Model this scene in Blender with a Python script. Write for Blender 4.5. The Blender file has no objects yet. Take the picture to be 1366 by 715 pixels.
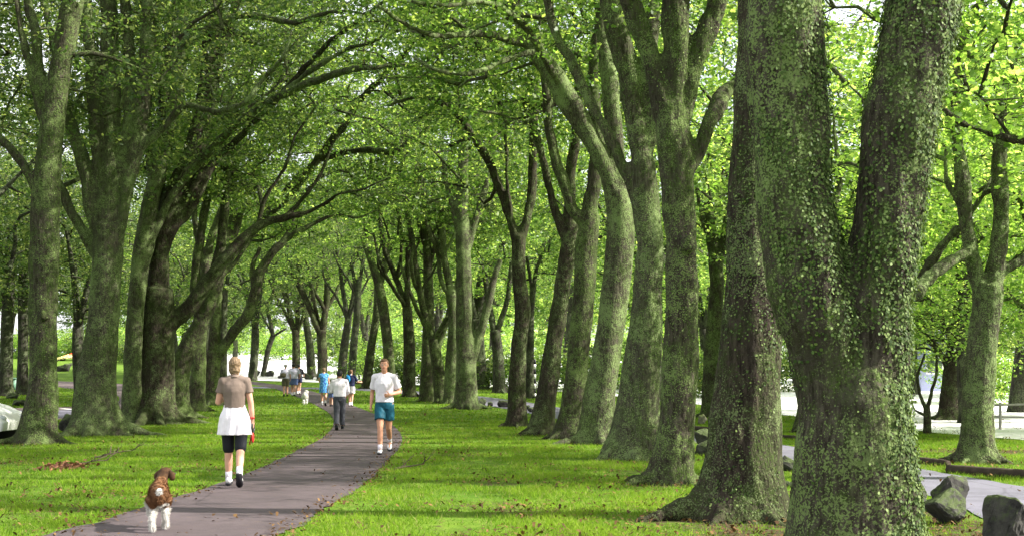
import bpy, bmesh, math, random, time
import numpy as np
from mathutils import Vector, Matrix, noise as mn
T0 = time.time()
SC = bpy.context.scene
COL = SC.collection
random.seed(7)
RNG = np.random.default_rng(7)
R = math.radians
F, HOR, CH = 1800.0, 488.0, 1.6

# ------------------------------------------------------------------ terrain height
KN = [(-60, 0), (0, 0), (14, 0), (19, -.01), (26, -.09), (33, -.2), (41, -.28), (50, -.25), (60, -.16), (72, 0), (90, .22),
      (110, .6), (150, 1.95), (200, 3.35), (300, 4.6), (600, 6.0)]
KX = np.array([k[0] for k in KN], float); KZ = np.array([k[1] for k in KN], float)
_fy = np.arange(-60, 601, .5)
_fz = np.interp(_fy, KX, KZ)
_ker = np.ones(13) / 13
_fz = np.convolve(np.pad(_fz, 6, mode='edge'), _ker, mode='valid')
def G(y): return float(np.interp(y, _fy, _fz))
def GA(y): return np.interp(y, _fy, _fz)
def px2ground(px, py):
    lo, hi = 4.0, 300.0
    t = (py - HOR) / F
    f = lambda d: (CH - t * d) - G(d)
    d = lo
    while d < hi and f(d) > 0: d += .5
    a, b = d - .5, d
    for _ in range(20):
        m = (a + b) / 2
        if f(m) > 0: a = m
        else: b = m
    return Vector(((px - 683) * a / F, a, G(a)))
def P(px, py, d): return Vector(((px - 683) * d / F, d, CH + (HOR - py) * d / F))

# ------------------------------------------------------------------ object helpers
def tag(o, label=None, cat=None, group=None, kind=None):
    if label: o['label'] = label
    if cat: o['category'] = cat
    if group: o['group'] = group
    if kind: o['kind'] = kind
    return o
def link(name, me, mats=(), parent=None):
    o = bpy.data.objects.new(name, me); COL.objects.link(o)
    if me is not None:
        for m in (mats if isinstance(mats, (list, tuple)) else [mats]): me.materials.append(m)
    if parent is not None: o.parent = parent
    return o
def empty(name, label, cat, loc=(0, 0, 0), rz=0, group=None):
    o = bpy.data.objects.new(name, None); COL.objects.link(o)
    o.location = loc; o.rotation_euler = (0, 0, rz); o.empty_display_size = .2
    return tag(o, label, cat, group)
def mesh_np(name, V, faces_flat, loop_tot, smooth=False, uv=None):
    """V (n,3); faces_flat vertex indices; loop_tot verts per face (int or array)"""
    me = bpy.data.meshes.new(name)
    nl = len(faces_flat)
    if np.isscalar(loop_tot):
        nf = nl // loop_tot; tot = np.full(nf, loop_tot, np.int32)
    else:
        tot = np.asarray(loop_tot, np.int32); nf = len(tot)
    st = np.zeros(nf, np.int32); st[1:] = np.cumsum(tot)[:-1]
    me.vertices.add(len(V)); me.vertices.foreach_set('co', np.asarray(V, np.float32).ravel())
    me.loops.add(nl); me.loops.foreach_set('vertex_index', np.asarray(faces_flat, np.int32))
    me.polygons.add(nf); me.polygons.foreach_set('loop_start', st); me.polygons.foreach_set('loop_total', tot)
    if smooth: me.polygons.foreach_set('use_smooth', np.ones(nf, bool))
    if uv is not None:
        l = me.uv_layers.new(name='UVMap'); l.data.foreach_set('uv', np.asarray(uv, np.float32).ravel())
    me.update(calc_edges=True)
    return me

# ------------------------------------------------------------------ materials
def newmat(name):
    m = bpy.data.materials.new(name); m.use_nodes = True
    nt = m.node_tree; nt.nodes.clear()
    out = nt.nodes.new('ShaderNodeOutputMaterial')
    return m, nt, out
def N(nt, t, **kw):
    n = nt.nodes.new(t)
    for k, v in kw.items():
        if k in n.bl_rna.properties: setattr(n, k, v)
        else: n.inputs[k].default_value = v
    return n
def L(nt, a, b): nt.links.new(a, b)
def mix(nt, fac, a, b):
    n = nt.nodes.new('ShaderNodeMix'); n.data_type = 'RGBA'
    for s, v in ((0, fac), (6, a), (7, b)):
        if hasattr(v, 'links') or hasattr(v, 'is_linked'): L(nt, v, n.inputs[s])
        else: n.inputs[s].default_value = (*v, 1) if isinstance(v, (tuple, list)) and len(v) == 3 else v
    return n.outputs[2]
def ramp(nt, fac, a, b, va=0.0, vb=1.0):
    n = N(nt, 'ShaderNodeMapRange'); n.inputs[1].default_value = a; n.inputs[2].default_value = b
    n.inputs[3].default_value = va; n.inputs[4].default_value = vb
    L(nt, fac, n.inputs[0]); return n.outputs[0]
def math_(nt, op, a, b=None):
    n = N(nt, 'ShaderNodeMath', operation=op)
    for i, v in enumerate((a, b)):
        if v is None: continue
        if hasattr(v, 'is_linked'): L(nt, v, n.inputs[i])
        else: n.inputs[i].default_value = v
    return n.outputs[0]
def coords(nt, scale=(1, 1, 1), kind='Object'):
    tc = N(nt, 'ShaderNodeTexCoord'); mp = N(nt, 'ShaderNodeMapping'); mp.inputs['Scale'].default_value = scale
    L(nt, tc.outputs[kind], mp.inputs[0]); return mp.outputs[0]
def wpos(nt, scale=(1, 1, 1)):
    g = N(nt, 'ShaderNodeNewGeometry'); mp = N(nt, 'ShaderNodeMapping'); mp.inputs['Scale'].default_value = scale
    L(nt, g.outputs['Position'], mp.inputs[0]); return mp.outputs[0]
def tex(nt, v, scale, detail=3, rough=.6):
    n = N(nt, 'ShaderNodeTexNoise'); n.inputs['Scale'].default_value = scale; n.inputs['Detail'].default_value = detail
    n.inputs['Roughness'].default_value = rough; L(nt, v, n.inputs['Vector']); return n.outputs['Fac']
def simple(name, col, rough=.7, var=.25, scale=12, spec=.3, bump=0.0, metal=0.0, kind='Object', bscale=60):
    m, nt, out = newmat(name)
    v = coords(nt, kind=kind)
    f = ramp(nt, tex(nt, v, scale, 4), .3, .7)
    c = mix(nt, f, tuple(x * (1 - var) for x in col), tuple(min(1, x * (1 + var)) for x in col))
    b = N(nt, 'ShaderNodeBsdfPrincipled'); L(nt, c, b.inputs['Base Color'])
    b.inputs['Roughness'].default_value = rough; b.inputs['Metallic'].default_value = metal
    b.inputs['Specular IOR Level'].default_value = spec
    if bump:
        bp = N(nt, 'ShaderNodeBump'); bp.inputs['Strength'].default_value = bump; bp.inputs['Distance'].default_value = .01
        L(nt, tex(nt, v, bscale, 3), bp.inputs['Height']); L(nt, bp.outputs[0], b.inputs['Normal'])
    L(nt, b.outputs[0], out.inputs[0]); return m

def bark_mat(name, dark, mid, lich, moss, lich_amt=.5, s=1.0):
    m, nt, out = newmat(name)
    v = wpos(nt)
    vz = wpos(nt, (1, 1, .22))
    ridge = tex(nt, vz, 24 * s, 4, .7)
    big = tex(nt, v, 1.3, 3)
    fine = tex(nt, v, 42 * s, 3, .75)
    medn = tex(nt, v, 9 * s, 5, .7)
    vor = N(nt, 'ShaderNodeTexVoronoi'); vor.inputs['Scale'].default_value = 30 * s
    L(nt, wpos(nt, (1, 1, .45)), vor.inputs['Vector'])
    c = mix(nt, ramp(nt, ridge, .38, .62), dark, mid)
    # moss film first, broken by the bark relief
    mf = math_(nt, 'ADD', tex(nt, wpos(nt, (1, 1, .6)), 2.1, 5, .7), math_(nt, 'MULTIPLY', medn, .45))
    g = N(nt, 'ShaderNodeNewGeometry')
    sp = N(nt, 'ShaderNodeSeparateXYZ'); L(nt, g.outputs['Normal'], sp.inputs[0])
    mf = math_(nt, 'ADD', mf, math_(nt, 'MULTIPLY', sp.outputs[2], .12))
    mf = math_(nt, 'ADD', mf, math_(nt, 'MULTIPLY', sp.outputs[0], .06))
    mf = math_(nt, 'MULTIPLY', ramp(nt, mf, .66, .84), ramp(nt, fine, .38, .55))
    c = mix(nt, math_(nt, 'MULTIPLY', mf, .8), c, moss)
    # crisp lichen flecks, denser in broad patches
    lf = math_(nt, 'ADD', math_(nt, 'MULTIPLY', medn, .45), math_(nt, 'MULTIPLY', tex(nt, v, 55 * s, 2, .6), .75))
    lf = math_(nt, 'ADD', lf, math_(nt, 'MULTIPLY', math_(nt, 'SUBTRACT', big, .5), .55))
    lf = ramp(nt, lf, .645 - .12 * (lich_amt - .5), .675 - .12 * (lich_amt - .5))
    c = mix(nt, math_(nt, 'MULTIPLY', lf, .9), c, lich)
    vb = N(nt, 'ShaderNodeTexVoronoi'); vb.inputs['Scale'].default_value = 5 * s; L(nt, wpos(nt, (1, 1, .4)), vb.inputs['Vector'])
    c = mix(nt, math_(nt, 'MULTIPLY', ramp(nt, tex(nt, wpos(nt, (1, 1, .5)), 1.7, 5, .75), .52, .66), .7), c, tuple(x * .55 for x in mid))
    b = N(nt, 'ShaderNodeBsdfPrincipled'); L(nt, c, b.inputs['Base Color'])
    b.inputs['Roughness'].default_value = .95; b.inputs['Specular IOR Level'].default_value = .12
    bp = N(nt, 'ShaderNodeBump'); bp.inputs['Strength'].default_value = .9; bp.inputs['Distance'].default_value = .03
    h = math_(nt, 'ADD', ridge, math_(nt, 'MULTIPLY', fine, .6))
    h = math_(nt, 'ADD', h, math_(nt, 'MULTIPLY', vor.outputs['Distance'], .5))
    L(nt, h, bp.inputs['Height']); L(nt, bp.outputs[0], b.inputs['Normal'])
    L(nt, b.outputs[0], out.inputs[0]); return m

def leaf_mat(name, a, b, c, trans=3.25, tfac=.54, rough=.42, spec=.4):
    """a/b/c: three leaf colours picked per leaf (uv.x) and per clump (uv.y)"""
    m, nt, out = newmat(name)
    uv = N(nt, 'ShaderNodeUVMap'); sp = N(nt, 'ShaderNodeSeparateXYZ'); L(nt, uv.outputs[0], sp.inputs[0])
    col = mix(nt, sp.outputs[1], a, b)
    col = mix(nt, ramp(nt, sp.outputs[0], .55, 1.0), col, c)
    hs = N(nt, 'ShaderNodeHueSaturation'); L(nt, col, hs.inputs['Color'])
    L(nt, ramp(nt, sp.outputs[0], 0, 1, .7, 1.3), hs.inputs['Value'])
    d = N(nt, 'ShaderNodeBsdfPrincipled'); L(nt, hs.outputs[0], d.inputs['Base Color'])
    d.inputs['Roughness'].default_value = rough; d.inputs['Specular IOR Level'].default_value = spec
    tm = mix(nt, 1.0, hs.outputs[0], (1, 1, 1)); 
    mul = N(nt, 'ShaderNodeVectorMath', operation='MULTIPLY'); L(nt, hs.outputs[0], mul.inputs[0]); mul.inputs[1].default_value = (trans * 1.1, trans * 1.06, trans * .6)
    t = N(nt, 'ShaderNodeBsdfTranslucent'); L(nt, mul.outputs[0], t.inputs[0])
    mx = N(nt, 'ShaderNodeMixShader'); mx.inputs[0].default_value = tfac
    L(nt, d.outputs[0], mx.inputs[1]); L(nt, t.outputs[0], mx.inputs[2]); L(nt, mx.outputs[0], out.inputs[0])
    return m

M = {}
M['bark'] = bark_mat('mossy_bark', (.020, .016, .012), (.068, .060, .044), (.135, .185, .062), (.052, .092, .014), .52)
M['bark_dark'] = bark_mat('dark_bark', (.015, .011, .009), (.055, .044, .034), (.125, .160, .068), (.042, .068, .014), .32)
M['bark_pale'] = bark_mat('lichen_bark', (.028, .024, .017), (.088, .082, .058), (.165, .220, .085), (.062, .105, .020), .65)
M['bark_far'] = bark_mat('far_bark', (.020, .018, .016), (.065, .058, .05), (.12, .145, .078), (.048, .070, .022), .5, .6)
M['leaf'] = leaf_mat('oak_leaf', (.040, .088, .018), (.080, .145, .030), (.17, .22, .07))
M['leaf_dark'] = leaf_mat('shade_leaf', (.029, .060, .015), (.052, .092, .025), (.12, .145, .058))  # leaf green darkened so the colour itself carries the canopy shade
M['leaf_grey'] = leaf_mat('grey_leaf', (.09, .14, .06), (.13, .18, .085), (.22, .26, .15), trans=1.6, rough=.35)
M['leaf_bright'] = leaf_mat('bright_leaf', (.078, .155, .028), (.125, .210, .045), (.22, .28, .10))
M['creeper'] = leaf_mat('creeper_leaf', (.03, .06, .012), (.07, .12, .025), (.14, .19, .06), trans=1.2, tfac=.2, rough=.6, spec=.15)

# ------------------------------------------------------------------ leaves
def leaf_geo(pts, size, rv, hexa=False, flat=.55, droop=.25):
    """pts (n,3), size (n,), rv (n,2) -> V, F, per, uv"""
    n = len(pts)
    az = RNG.uniform(0, 2 * np.pi, n)
    el = RNG.normal(-droop, .45, n)
    t = np.stack([np.cos(az) * np.cos(el), np.sin(az) * np.cos(el), np.sin(el)], 1)
    nr = RNG.normal(0, 1, (n, 3)); nr /= np.linalg.norm(nr, axis=1)[:, None]
    nr = nr * (1 - flat) + np.array([0, 0, 1.0]) * flat
    nr -= t * np.sum(nr * t, 1)[:, None]
    nr /= np.maximum(np.linalg.norm(nr, axis=1), 1e-6)[:, None]
    b = np.cross(nr, t)
    Ls = size[:, None]
    W = Ls * RNG.uniform(.26, .38, (n, 1))
    c = Ls * RNG.uniform(-.02, .16, (n, 1))
    if not hexa:
        vs = [pts, pts + t * Ls * .55 + b * W + nr * c, pts + t * Ls, pts + t * Ls * .55 - b * W + nr * c]
    else:
        vs = [pts, pts + t * Ls * .30 + b * W * .75 + nr * c * .6, pts + t * Ls * .48 + b * W * .5 + nr * c * .5, pts + t * Ls * .68 + b * W + nr * c, pts + t * Ls,
              pts + t * Ls * .68 - b * W + nr * c, pts + t * Ls * .48 - b * W * .5 + nr * c * .5, pts + t * Ls * .30 - b * W * .75 + nr * c * .6]
    k = len(vs)
    V = np.stack(vs, 1).reshape(-1, 3)
    Fc = np.arange(n * k)
    uv = np.repeat(rv, k, axis=0)
    return V, Fc, k, uv
def leaves_obj(name, pts, size, rv, mat, parent, hexa=False, flat=.45, droop=.25):
    V, Fc, k, uv = leaf_geo(pts, size, rv, hexa, flat, droop)
    return link(name, mesh_np(name, V, Fc, k, uv=uv), mat, parent)

# ------------------------------------------------------------------ tubes
def smooth_path(pts, rad, step=.25):
    """Catmull-Rom resample"""
    P_ = [np.array(p, float) for p in pts]
    if len(P_) == 2: P_.insert(1, (P_[0] + P_[1]) / 2); rad = [rad[0], (rad[0] + rad[1]) / 2, rad[1]]
    Q = [2 * P_[0] - P_[1]] + P_ + [2 * P_[-1] - P_[-2]]
    rr = [rad[0]] + list(rad) + [rad[-1]]
    out, ro = [], []
    for i in range(1, len(Q) - 2):
        n = max(2, int(np.linalg.norm(Q[i + 1] - Q[i]) / step))
        for j in range(n):
            t = j / n
            out.append(.5 * ((2 * Q[i]) + (-Q[i - 1] + Q[i + 1]) * t + (2 * Q[i - 1] - 5 * Q[i] + 4 * Q[i + 1] - Q[i + 2]) * t * t + (-Q[i - 1] + 3 * Q[i] - 3 * Q[i + 1] + Q[i + 2]) * t ** 3))
            ro.append(rr[i] * (1 - t) + rr[i + 1] * t)
    out.append(P_[-1]); ro.append(rad[-1])
    return np.array(out), np.array(ro)
class Soup:
    def __init__(s): s.V = []; s.F = []; s.T = []; s.n = 0
    def add(s, V, faces):
        s.V.append(np.asarray(V, float))
        for f in faces: s.F.extend(int(i) + s.n for i in f); s.T.append(len(f))
        s.n += len(V)
    def tube(s, pts, rad, nseg=8, lump=0.0, sx=None, cap=True):
        pts = np.asarray(pts, float); m = len(pts)
        d = np.gradient(pts, axis=0); d /= np.maximum(np.linalg.norm(d, axis=1), 1e-9)[:, None]
        ref = np.array([1., 0, 0]) if abs(d[0][0]) < .9 else np.array([0, 1., 0])
        th = np.arange(nseg) * 2 * np.pi / nseg
        V = []
        u = ref - d[0] * ref.dot(d[0]); u /= np.linalg.norm(u)
        ph = random.uniform(0, 6)
        for i in range(m):
            u = u - d[i] * u.dot(d[i]); u /= max(np.linalg.norm(u), 1e-9); w = np.cross(d[i], u)
            r = rad[i] * (1 + lump * (np.sin(2 * th + ph + i * .13) * .6 + np.sin(3 * th - ph * 2 + i * .21) * .5))
            V.append(pts[i] + np.cos(th)[:, None] * u * r[:, None] + np.sin(th)[:, None] * w * r[:, None])
        base = s.n
        s.V.append(np.concatenate(V)); s.n += m * nseg
        i0 = (np.arange(m - 1)[:, None] * nseg + np.arange(nseg)[None]).ravel() + base
        i1 = (np.arange(m - 1)[:, None] * nseg + (np.arange(nseg)[None] + 1) % nseg).ravel() + base
        q = np.stack([i0, i1, i1 + nseg, i0 + nseg], 1)
        s.F.extend(q.ravel().tolist()); s.T.extend([4] * len(q))
        if cap:
            s.F.extend(list(range(base, base + nseg))[::-1]); s.T.append(nseg)
            s.F.extend(range(base + (m - 1) * nseg, base + m * nseg)); s.T.append(nseg)
    def mesh(s, name, smooth=True):
        return mesh_np(name, np.concatenate(s.V), np.array(s.F), np.array(s.T), smooth)
def remesh(me, voxel, smooth=2, sfac=.5):
    o = bpy.data.objects.new('tmp', me); COL.objects.link(o)
    md = o.modifiers.new('r', 'REMESH'); md.mode = 'VOXEL'; md.voxel_size = voxel; md.use_smooth_shade = True
    if smooth:
        ms = o.modifiers.new('s', 'SMOOTH'); ms.iterations = smooth; ms.factor = sfac
    dg = bpy.context.evaluated_depsgraph_get()
    out = bpy.data.meshes.new_from_object(o.evaluated_get(dg))
    bpy.data.objects.remove(o); bpy.data.meshes.remove(me)
    return out
def coords_of(me):
    a = np.empty(len(me.vertices) * 3, np.float32); me.vertices.foreach_get('co', a); return a.reshape(-1, 3)
def normals_of(me):
    a = np.empty(len(me.vertices) * 3, np.float32); me.vertices.foreach_get('normal', a); return a.reshape(-1, 3)
def merge_meshes(name, ms, smooth=True):
    V, Fa, T, off = [], [], [], 0
    for me in ms:
        v = coords_of(me); V.append(v)
        f = np.empty(len(me.loops), np.int32); me.loops.foreach_get('vertex_index', f); Fa.append(f + off)
        t = np.empty(len(me.polygons), np.int32); me.polygons.foreach_get('loop_total', t); T.append(t)
        off += len(v)
    return mesh_np(name, np.concatenate(V), np.concatenate(Fa), np.concatenate(T), smooth)

# ------------------------------------------------------------------ trees
TREE_BASES = []
SUNDIR = Vector((math.cos(R(40)), 0, math.sin(R(40))))
def grow_crown(nodes, centre, radii, n, zmin, keep=None, rmin=.012, rbase=.05):
    """attach n boughs to the skeleton nodes; returns branches [(pts, rad)], bough tips and mid points"""
    C = np.array(centre); Rd = np.array(radii)
    tg = []
    tries = 0
    while len(tg) < n and tries < n * 30:
        tries += 1
        v = RNG.normal(0, 1, 3); v /= np.linalg.norm(v)
        p = C + v * Rd * RNG.uniform(.25, 1) ** .5
        if p[2] < zmin: continue
        if keep is not None and not keep(p): continue
        tg.append(p)
    tg = np.array(tg)
    nd = np.array(nodes[:], float)
    d0 = np.min(np.linalg.norm(tg[:, None] - nd[None], axis=2), axis=1)
    tg = tg[np.argsort(d0)]
    br, tips = [], []
    for p in tg:
        dv = nd - p
        dist = np.linalg.norm(dv, axis=1) + np.where(dv[:, 2] > .3, dv[:, 2] * 1.5, 0)
        i = int(np.argmin(dist)); a = nd[i]; Lg = np.linalg.norm(p - a)
        if Lg < .25: tips.append(p); continue
        m = max(3, int(Lg / .5))
        t = np.linspace(0, 1, m + 1)[:, None]
        perp = RNG.normal(0, 1, 3) * Lg * .10
        path = a + (p - a) * t + perp * np.sin(t * np.pi) + np.array([0, 0, 1]) * Lg * .12 * np.sin(t * np.pi)
        path[1:-1] += RNG.normal(0, .06, (m - 1, 3)) * min(1, Lg * .4)
        r0 = max(rmin * 1.6, min(rbase * 2.1, .018 + Lg * .021))
        br.append((path, np.linspace(r0, rmin * .6, m + 1)))
        nd = np.concatenate([nd, path[1:]])
        tips.append(p)
        if Lg > 1.6: tips.append(path[int(m * .65)])
        if Lg > 3: tips.append(path[int(m * .45)])
    return br, np.array(tips)
def crown_points(tips, per, spread=.75):
    k = len(tips)
    cl = RNG.uniform(0, 1, k)
    cnt = (per * RNG.uniform(.35, 1.65, k)).astype(int)
    idx = np.repeat(np.arange(k), cnt)
    # sub clumps on twigs: each tip has a few little sprays
    nsub = 7
    sub = RNG.normal(0, 1, (k, nsub, 3)) * np.array([spread * 1.1, spread * 1.1, spread * .5])
    si = RNG.integers(0, nsub, len(idx))
    p = tips[idx] + sub[idx, si] + RNG.normal(0, 1, (len(idx), 3)) * np.array([.19, .19, .09]) * spread / .75
    rv = np.stack([RNG.uniform(0, 1, len(idx)), np.clip(cl[idx] + RNG.normal(0, .12, len(idx)), 0, 1)], 1)
    return p, rv, (sub + tips[:, None]).reshape(-1, 3), np.repeat(np.arange(k), nsub)

def spec_tree(name, label, base, trunk, limbs, mat='bark', crown=None, leafmat='leaf', voxel=.05, roots=5, creeper=0, twigs=True,
              depth=None, flare=.75, group=None, cat='tree', knots=()):
    """base (px,py) of the foot; trunk [(px,py,wpx)...] above it; limbs lists of (px,py,wpx[,dy]) drawn at the tree's own distance;
    dy = metres nearer/farther"""
    b = px2ground(*base)
    d = b.y if depth is None else depth
    b = Vector(((base[0] - 683) * d / F, d, G(d)))
    k = d / F
    wf = 1.0 if d < 12 else (.94 if d < 17 else .86)
    def W(q):
        dy = q[3] if len(q) > 3 else 0.0
        v = P(q[0], q[1], d + dy)
        return (np.array(v) - np.array(b), q[2] * .5 * wf * (d + dy) / F)
    T = [W(q) for q in trunk]
    r0 = T[0][1]
    pts = [np.array([T[0][0][0] * .15, 0, -.25])] + [np.array([T[0][0][0] * .4, 0, min(.4, T[0][0][2] * .4)])] + [t[0] for t in T]
    rad = [r0 * 1.06, r0 * 1.03] + [t[1] for t in T]
    sp, sr = smooth_path(pts, rad, .12)
    fl = np.clip(sp[:, 2], 0, None)
    sr2 = sr * (1 + flare * .42 * np.exp(-fl / (.14 + r0 * .28)))
    nodes = []
    s = Soup(); s.tube(sp, sr2, 20, .035)
    hi = sp[sp[:, 2] > 3.0]
    nodes += list(hi)
    rs = random.Random(int(base[0] * 7 + base[1]))
    for i in range(roots):
        a = i * 2 * math.pi / roots + rs.uniform(-.35, .35)
        ln = r0 * rs.uniform(1.7, 2.7); ca, sa = math.cos(a), math.sin(a)
        h = r0 * rs.uniform(.9, 1.5)
        pr = [(ca * r0 * .55, sa * r0 * .55, h), (ca * r0 * .98, sa * r0 * .98, h * .36), (ca * ln * .75, sa * ln * .75, .05), (ca * ln * 1.15, sa * ln * 1.15, -.06)]
        q, rr = smooth_path(pr, [r0 * .24, r0 * .27, r0 * .19, r0 * .09], .08)
        s.tube(q, rr, 8)
    thin = []
    ends = []
    for lb in limbs:
        Q = [W(q) for q in lb]
        Q = [(a_, r_ * (1 / wf if n_ > 1 else 1.0)) for n_, (a_, r_) in enumerate(Q)]
        q, rr = smooth_path([a for a, _ in Q], [r for _, r in Q], .15)
        wob = np.cumsum(RNG.normal(0, .012, q.shape), axis=0); wob -= np.linspace(0, 1, len(q))[:, None] * wob[-1] * .3
        q = q + wob
        if rr.min() > voxel * .85: s.tube(q, rr, 12, .05)
        else:
            cut = int(np.argmax(rr <= voxel * .85)) if rr[0] > voxel * .85 else 0
            if cut > 3: s.tube(q[:cut + 1], rr[:cut + 1], 12, .05)
            thin.append((q[max(0, cut - 3):], rr[max(0, cut - 3):]))
        nodes += list(q[q[:, 2] > 2.5][::2])
        ends.append((q[-1], q[-1] - q[-4], rr[-1]))
    for (kx, ky, kr) in knots:      # burls
        c, r_ = W((kx, ky, kr * 2)); 
        v = RNG.normal(0, 1, 3)
        s.tube([c + np.array([0, -r_ * .6, 0]) * 0 + np.array([-r_ * .7, -r0 * .5, 0]), c + np.array([0, -r0 * .8, r_ * .2]), c + np.array([r_ * .7, -r0 * .5, 0])], [r_ * .6, r_, r_ * .6], 10)
    me = s.mesh('trunk')
    if voxel:
        me = remesh(me, voxel, 12 if d < 12 else 3, .5)
        co = coords_of(me); no = normals_of(me)
        near = d < 26
        f1, f2 = 3.2, 11.0
        off = np.empty(len(co), np.float32)
        bx, by = b.x, b.y
        for i in range(len(co)):
            x, y, z = co[i]
            a = mn.noise((x * f1 + bx, y * f1 + by, z * f1 * .5)) * .035
            if near: a += mn.noise((x * f2 + bx, y * f2, z * f2 * .22)) * .022 + mn.noise((x * 26, y * 26, z * 9 + by)) * .007
            off[i] = a
        co2 = co + no * off[:, None]
        me.vertices.foreach_set('co', co2.ravel()); me.update()
    parts = [me]
    # crown
    root = empty(name, label, cat, b, 0, group)
    crown_tips = None
    if crown:
        cx, cy, cz, rx, ry, rz, n, per, ls = crown[:9]
        if d < 62 and cz > 9: cy += 3.0 if b.x < -5 else 2.0; cz += 1.5; rz += 1.3; n = int(n * 1.55); rx *= 1.05  # near crowns raised and thickened, mostly above view, to add shade below
        zmin = crown[9] if len(crown) > 9 else 5.5
        if not nodes: nodes = [sp[-1]]
        keep = crown[10] if len(crown) > 10 else None
        wk = (lambda p: keep(p[0] + b.x, p[1] + b.y, p[2] + b.z)) if keep else None
        br, tips = grow_crown(nodes, (cx, cy, cz), (rx, ry, rz), n, zmin, wk)
        pts_, rv, subs, si = crown_points(tips, per)
        st = Soup()
        for q, rr in br: st.tube(q, rr, 5, cap=False)
        for q, rr in thin: st.tube(q, rr, 7, .04)
        for j in range(len(subs)):      # twiglets
            a_ = tips[si[j]]; c_ = subs[j]
            m_ = (a_ + c_) / 2 + RNG.normal(0, .05, 3)
            st.tube([a_, m_, c_], [.009, .006, .003], 3, cap=False)
        if st.n: parts.append(st.mesh('tw'))
        hexa = d < 45
        sz = RNG.uniform(.7, 1.25, len(pts_)) * ls
        leaves_obj('crown', pts_, sz, rv, M[leafmat], root, hexa)
    elif thin:
        st = Soup()
        for q, rr in thin: st.tube(q, rr, 7, .04)
        parts.append(st.mesh('tw'))
    tm = merge_meshes('trunk', parts) if len(parts) > 1 else parts[0]
    link('trunk', tm, M[mat], root)
    if creeper:
        co = coords_of(me); no = normals_of(me)
        sel = RNG.integers(0, len(co), creeper * 3)
        cc = co[sel]
        # creeper grows in streaks
        side = no[sel][:, 0] * (.30 if d < 12 else .1) + cc[:, 0] * (.25 if d < 12 else 0)
        dens = side + np.array([mn.noise((c[0] * 1.6 + b.x * 3, c[1] * 1.6, c[2] * .55)) + .55 * mn.noise((c[0] * 5, c[1] * 5, c[2] * 2.2 + 9)) for c in cc])
        ok = (dens > RNG.uniform(-.35, .35, len(dens))) & (cc[:, 2] > .1)
        sel = sel[ok][:creeper]
        n = len(sel); p = co[sel] + no[sel] * .012 + RNG.normal(0, .012, (n, 3)); nn = no[sel]
        t = RNG.normal(0, 1, (n, 3)) + np.array([0, 0, -.8]); t -= nn * np.sum(t * nn, 1)[:, None] * .75; t /= np.linalg.norm(t, axis=1)[:, None]
        bb = np.cross(nn, t); Ls = RNG.uniform(.015, .031, (n, 1))
        Wd = Ls * .42
        lift = nn * Ls * RNG.uniform(.0, .6, (n, 1))
        vs = [p, p + t * Ls * .35 + bb * Wd + lift * .4, p + t * Ls * .75 + bb * Wd * .8 + lift * .8, p + t * Ls + lift, p + t * Ls * .75 - bb * Wd * .8 + lift * .8, p + t * Ls * .35 - bb * Wd + lift * .4]
        V = np.stack(vs, 1).reshape(-1, 3); uv = np.repeat(np.stack([RNG.uniform(0, 1, n), RNG.uniform(0, 1, n)], 1), 6, axis=0)
        link('creeper', mesh_np('creeper', V, np.arange(n * 6), 6, uv=uv), M['creeper'], root)
    TREE_BASES.append((b.x, b.y, r0))
    return root

# ================================================================== GROUND
def sheet(name, rows, dz, mat, nx=2, kind='structure'):
    """rows: list of (Y, XL, XR)"""
    V, Fc = [], []
    for (y, a, b) in rows:
        for i in range(nx):
            V.append((a + (b - a) * i / (nx - 1), y, G(y) + dz))
    for j in range(len(rows) - 1):
        for i in range(nx - 1):
            q = j * nx + i; Fc += [q, q + 1, q + nx + 1, q + nx]
    o = link(name, mesh_np(name, np.array(V), np.array(Fc), 4, True), mat)
    return tag(o, kind=kind)
def edge_world(pxs):
    return [px2ground(*p) for p in pxs]
def catmull2(pts, n=8):
    q, _ = smooth_path([np.array((p[0], p[1], 0.)) for p in pts], [1] * len(pts), .4)
    return q[:, :2]

path_L = [(62, 715), (150, 690), (235, 664), (330, 632), (395, 602), (430, 584), (444, 569), (443, 556), (428, 544), (396, 529), (355, 516), (300, 508), (240, 503)]
path_R = [(372, 715), (432, 680), (487, 645), (520, 612), (536, 590), (531, 574), (510, 557), (476, 543), (440, 529), (395, 517), (340, 509), (290, 503.5), (235, 500.5)]
PL = [(-6.2, -6), (-5.3, 6)] + [(v.x, v.y) for v in edge_world(path_L)]
PR = [(-3.9, -6), (-2.9, 6)] + [(v.x, v.y) for v in edge_world(path_R)]
def resamp(pts, n):
    q = catmull2(pts); s = np.concatenate([[0], np.cumsum(np.linalg.norm(np.diff(q, axis=0), axis=1))])
    t = np.linspace(0, s[-1], n); return np.stack([np.interp(t, s, q[:, 0]), np.interp(t, s, q[:, 1])], 1)
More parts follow.
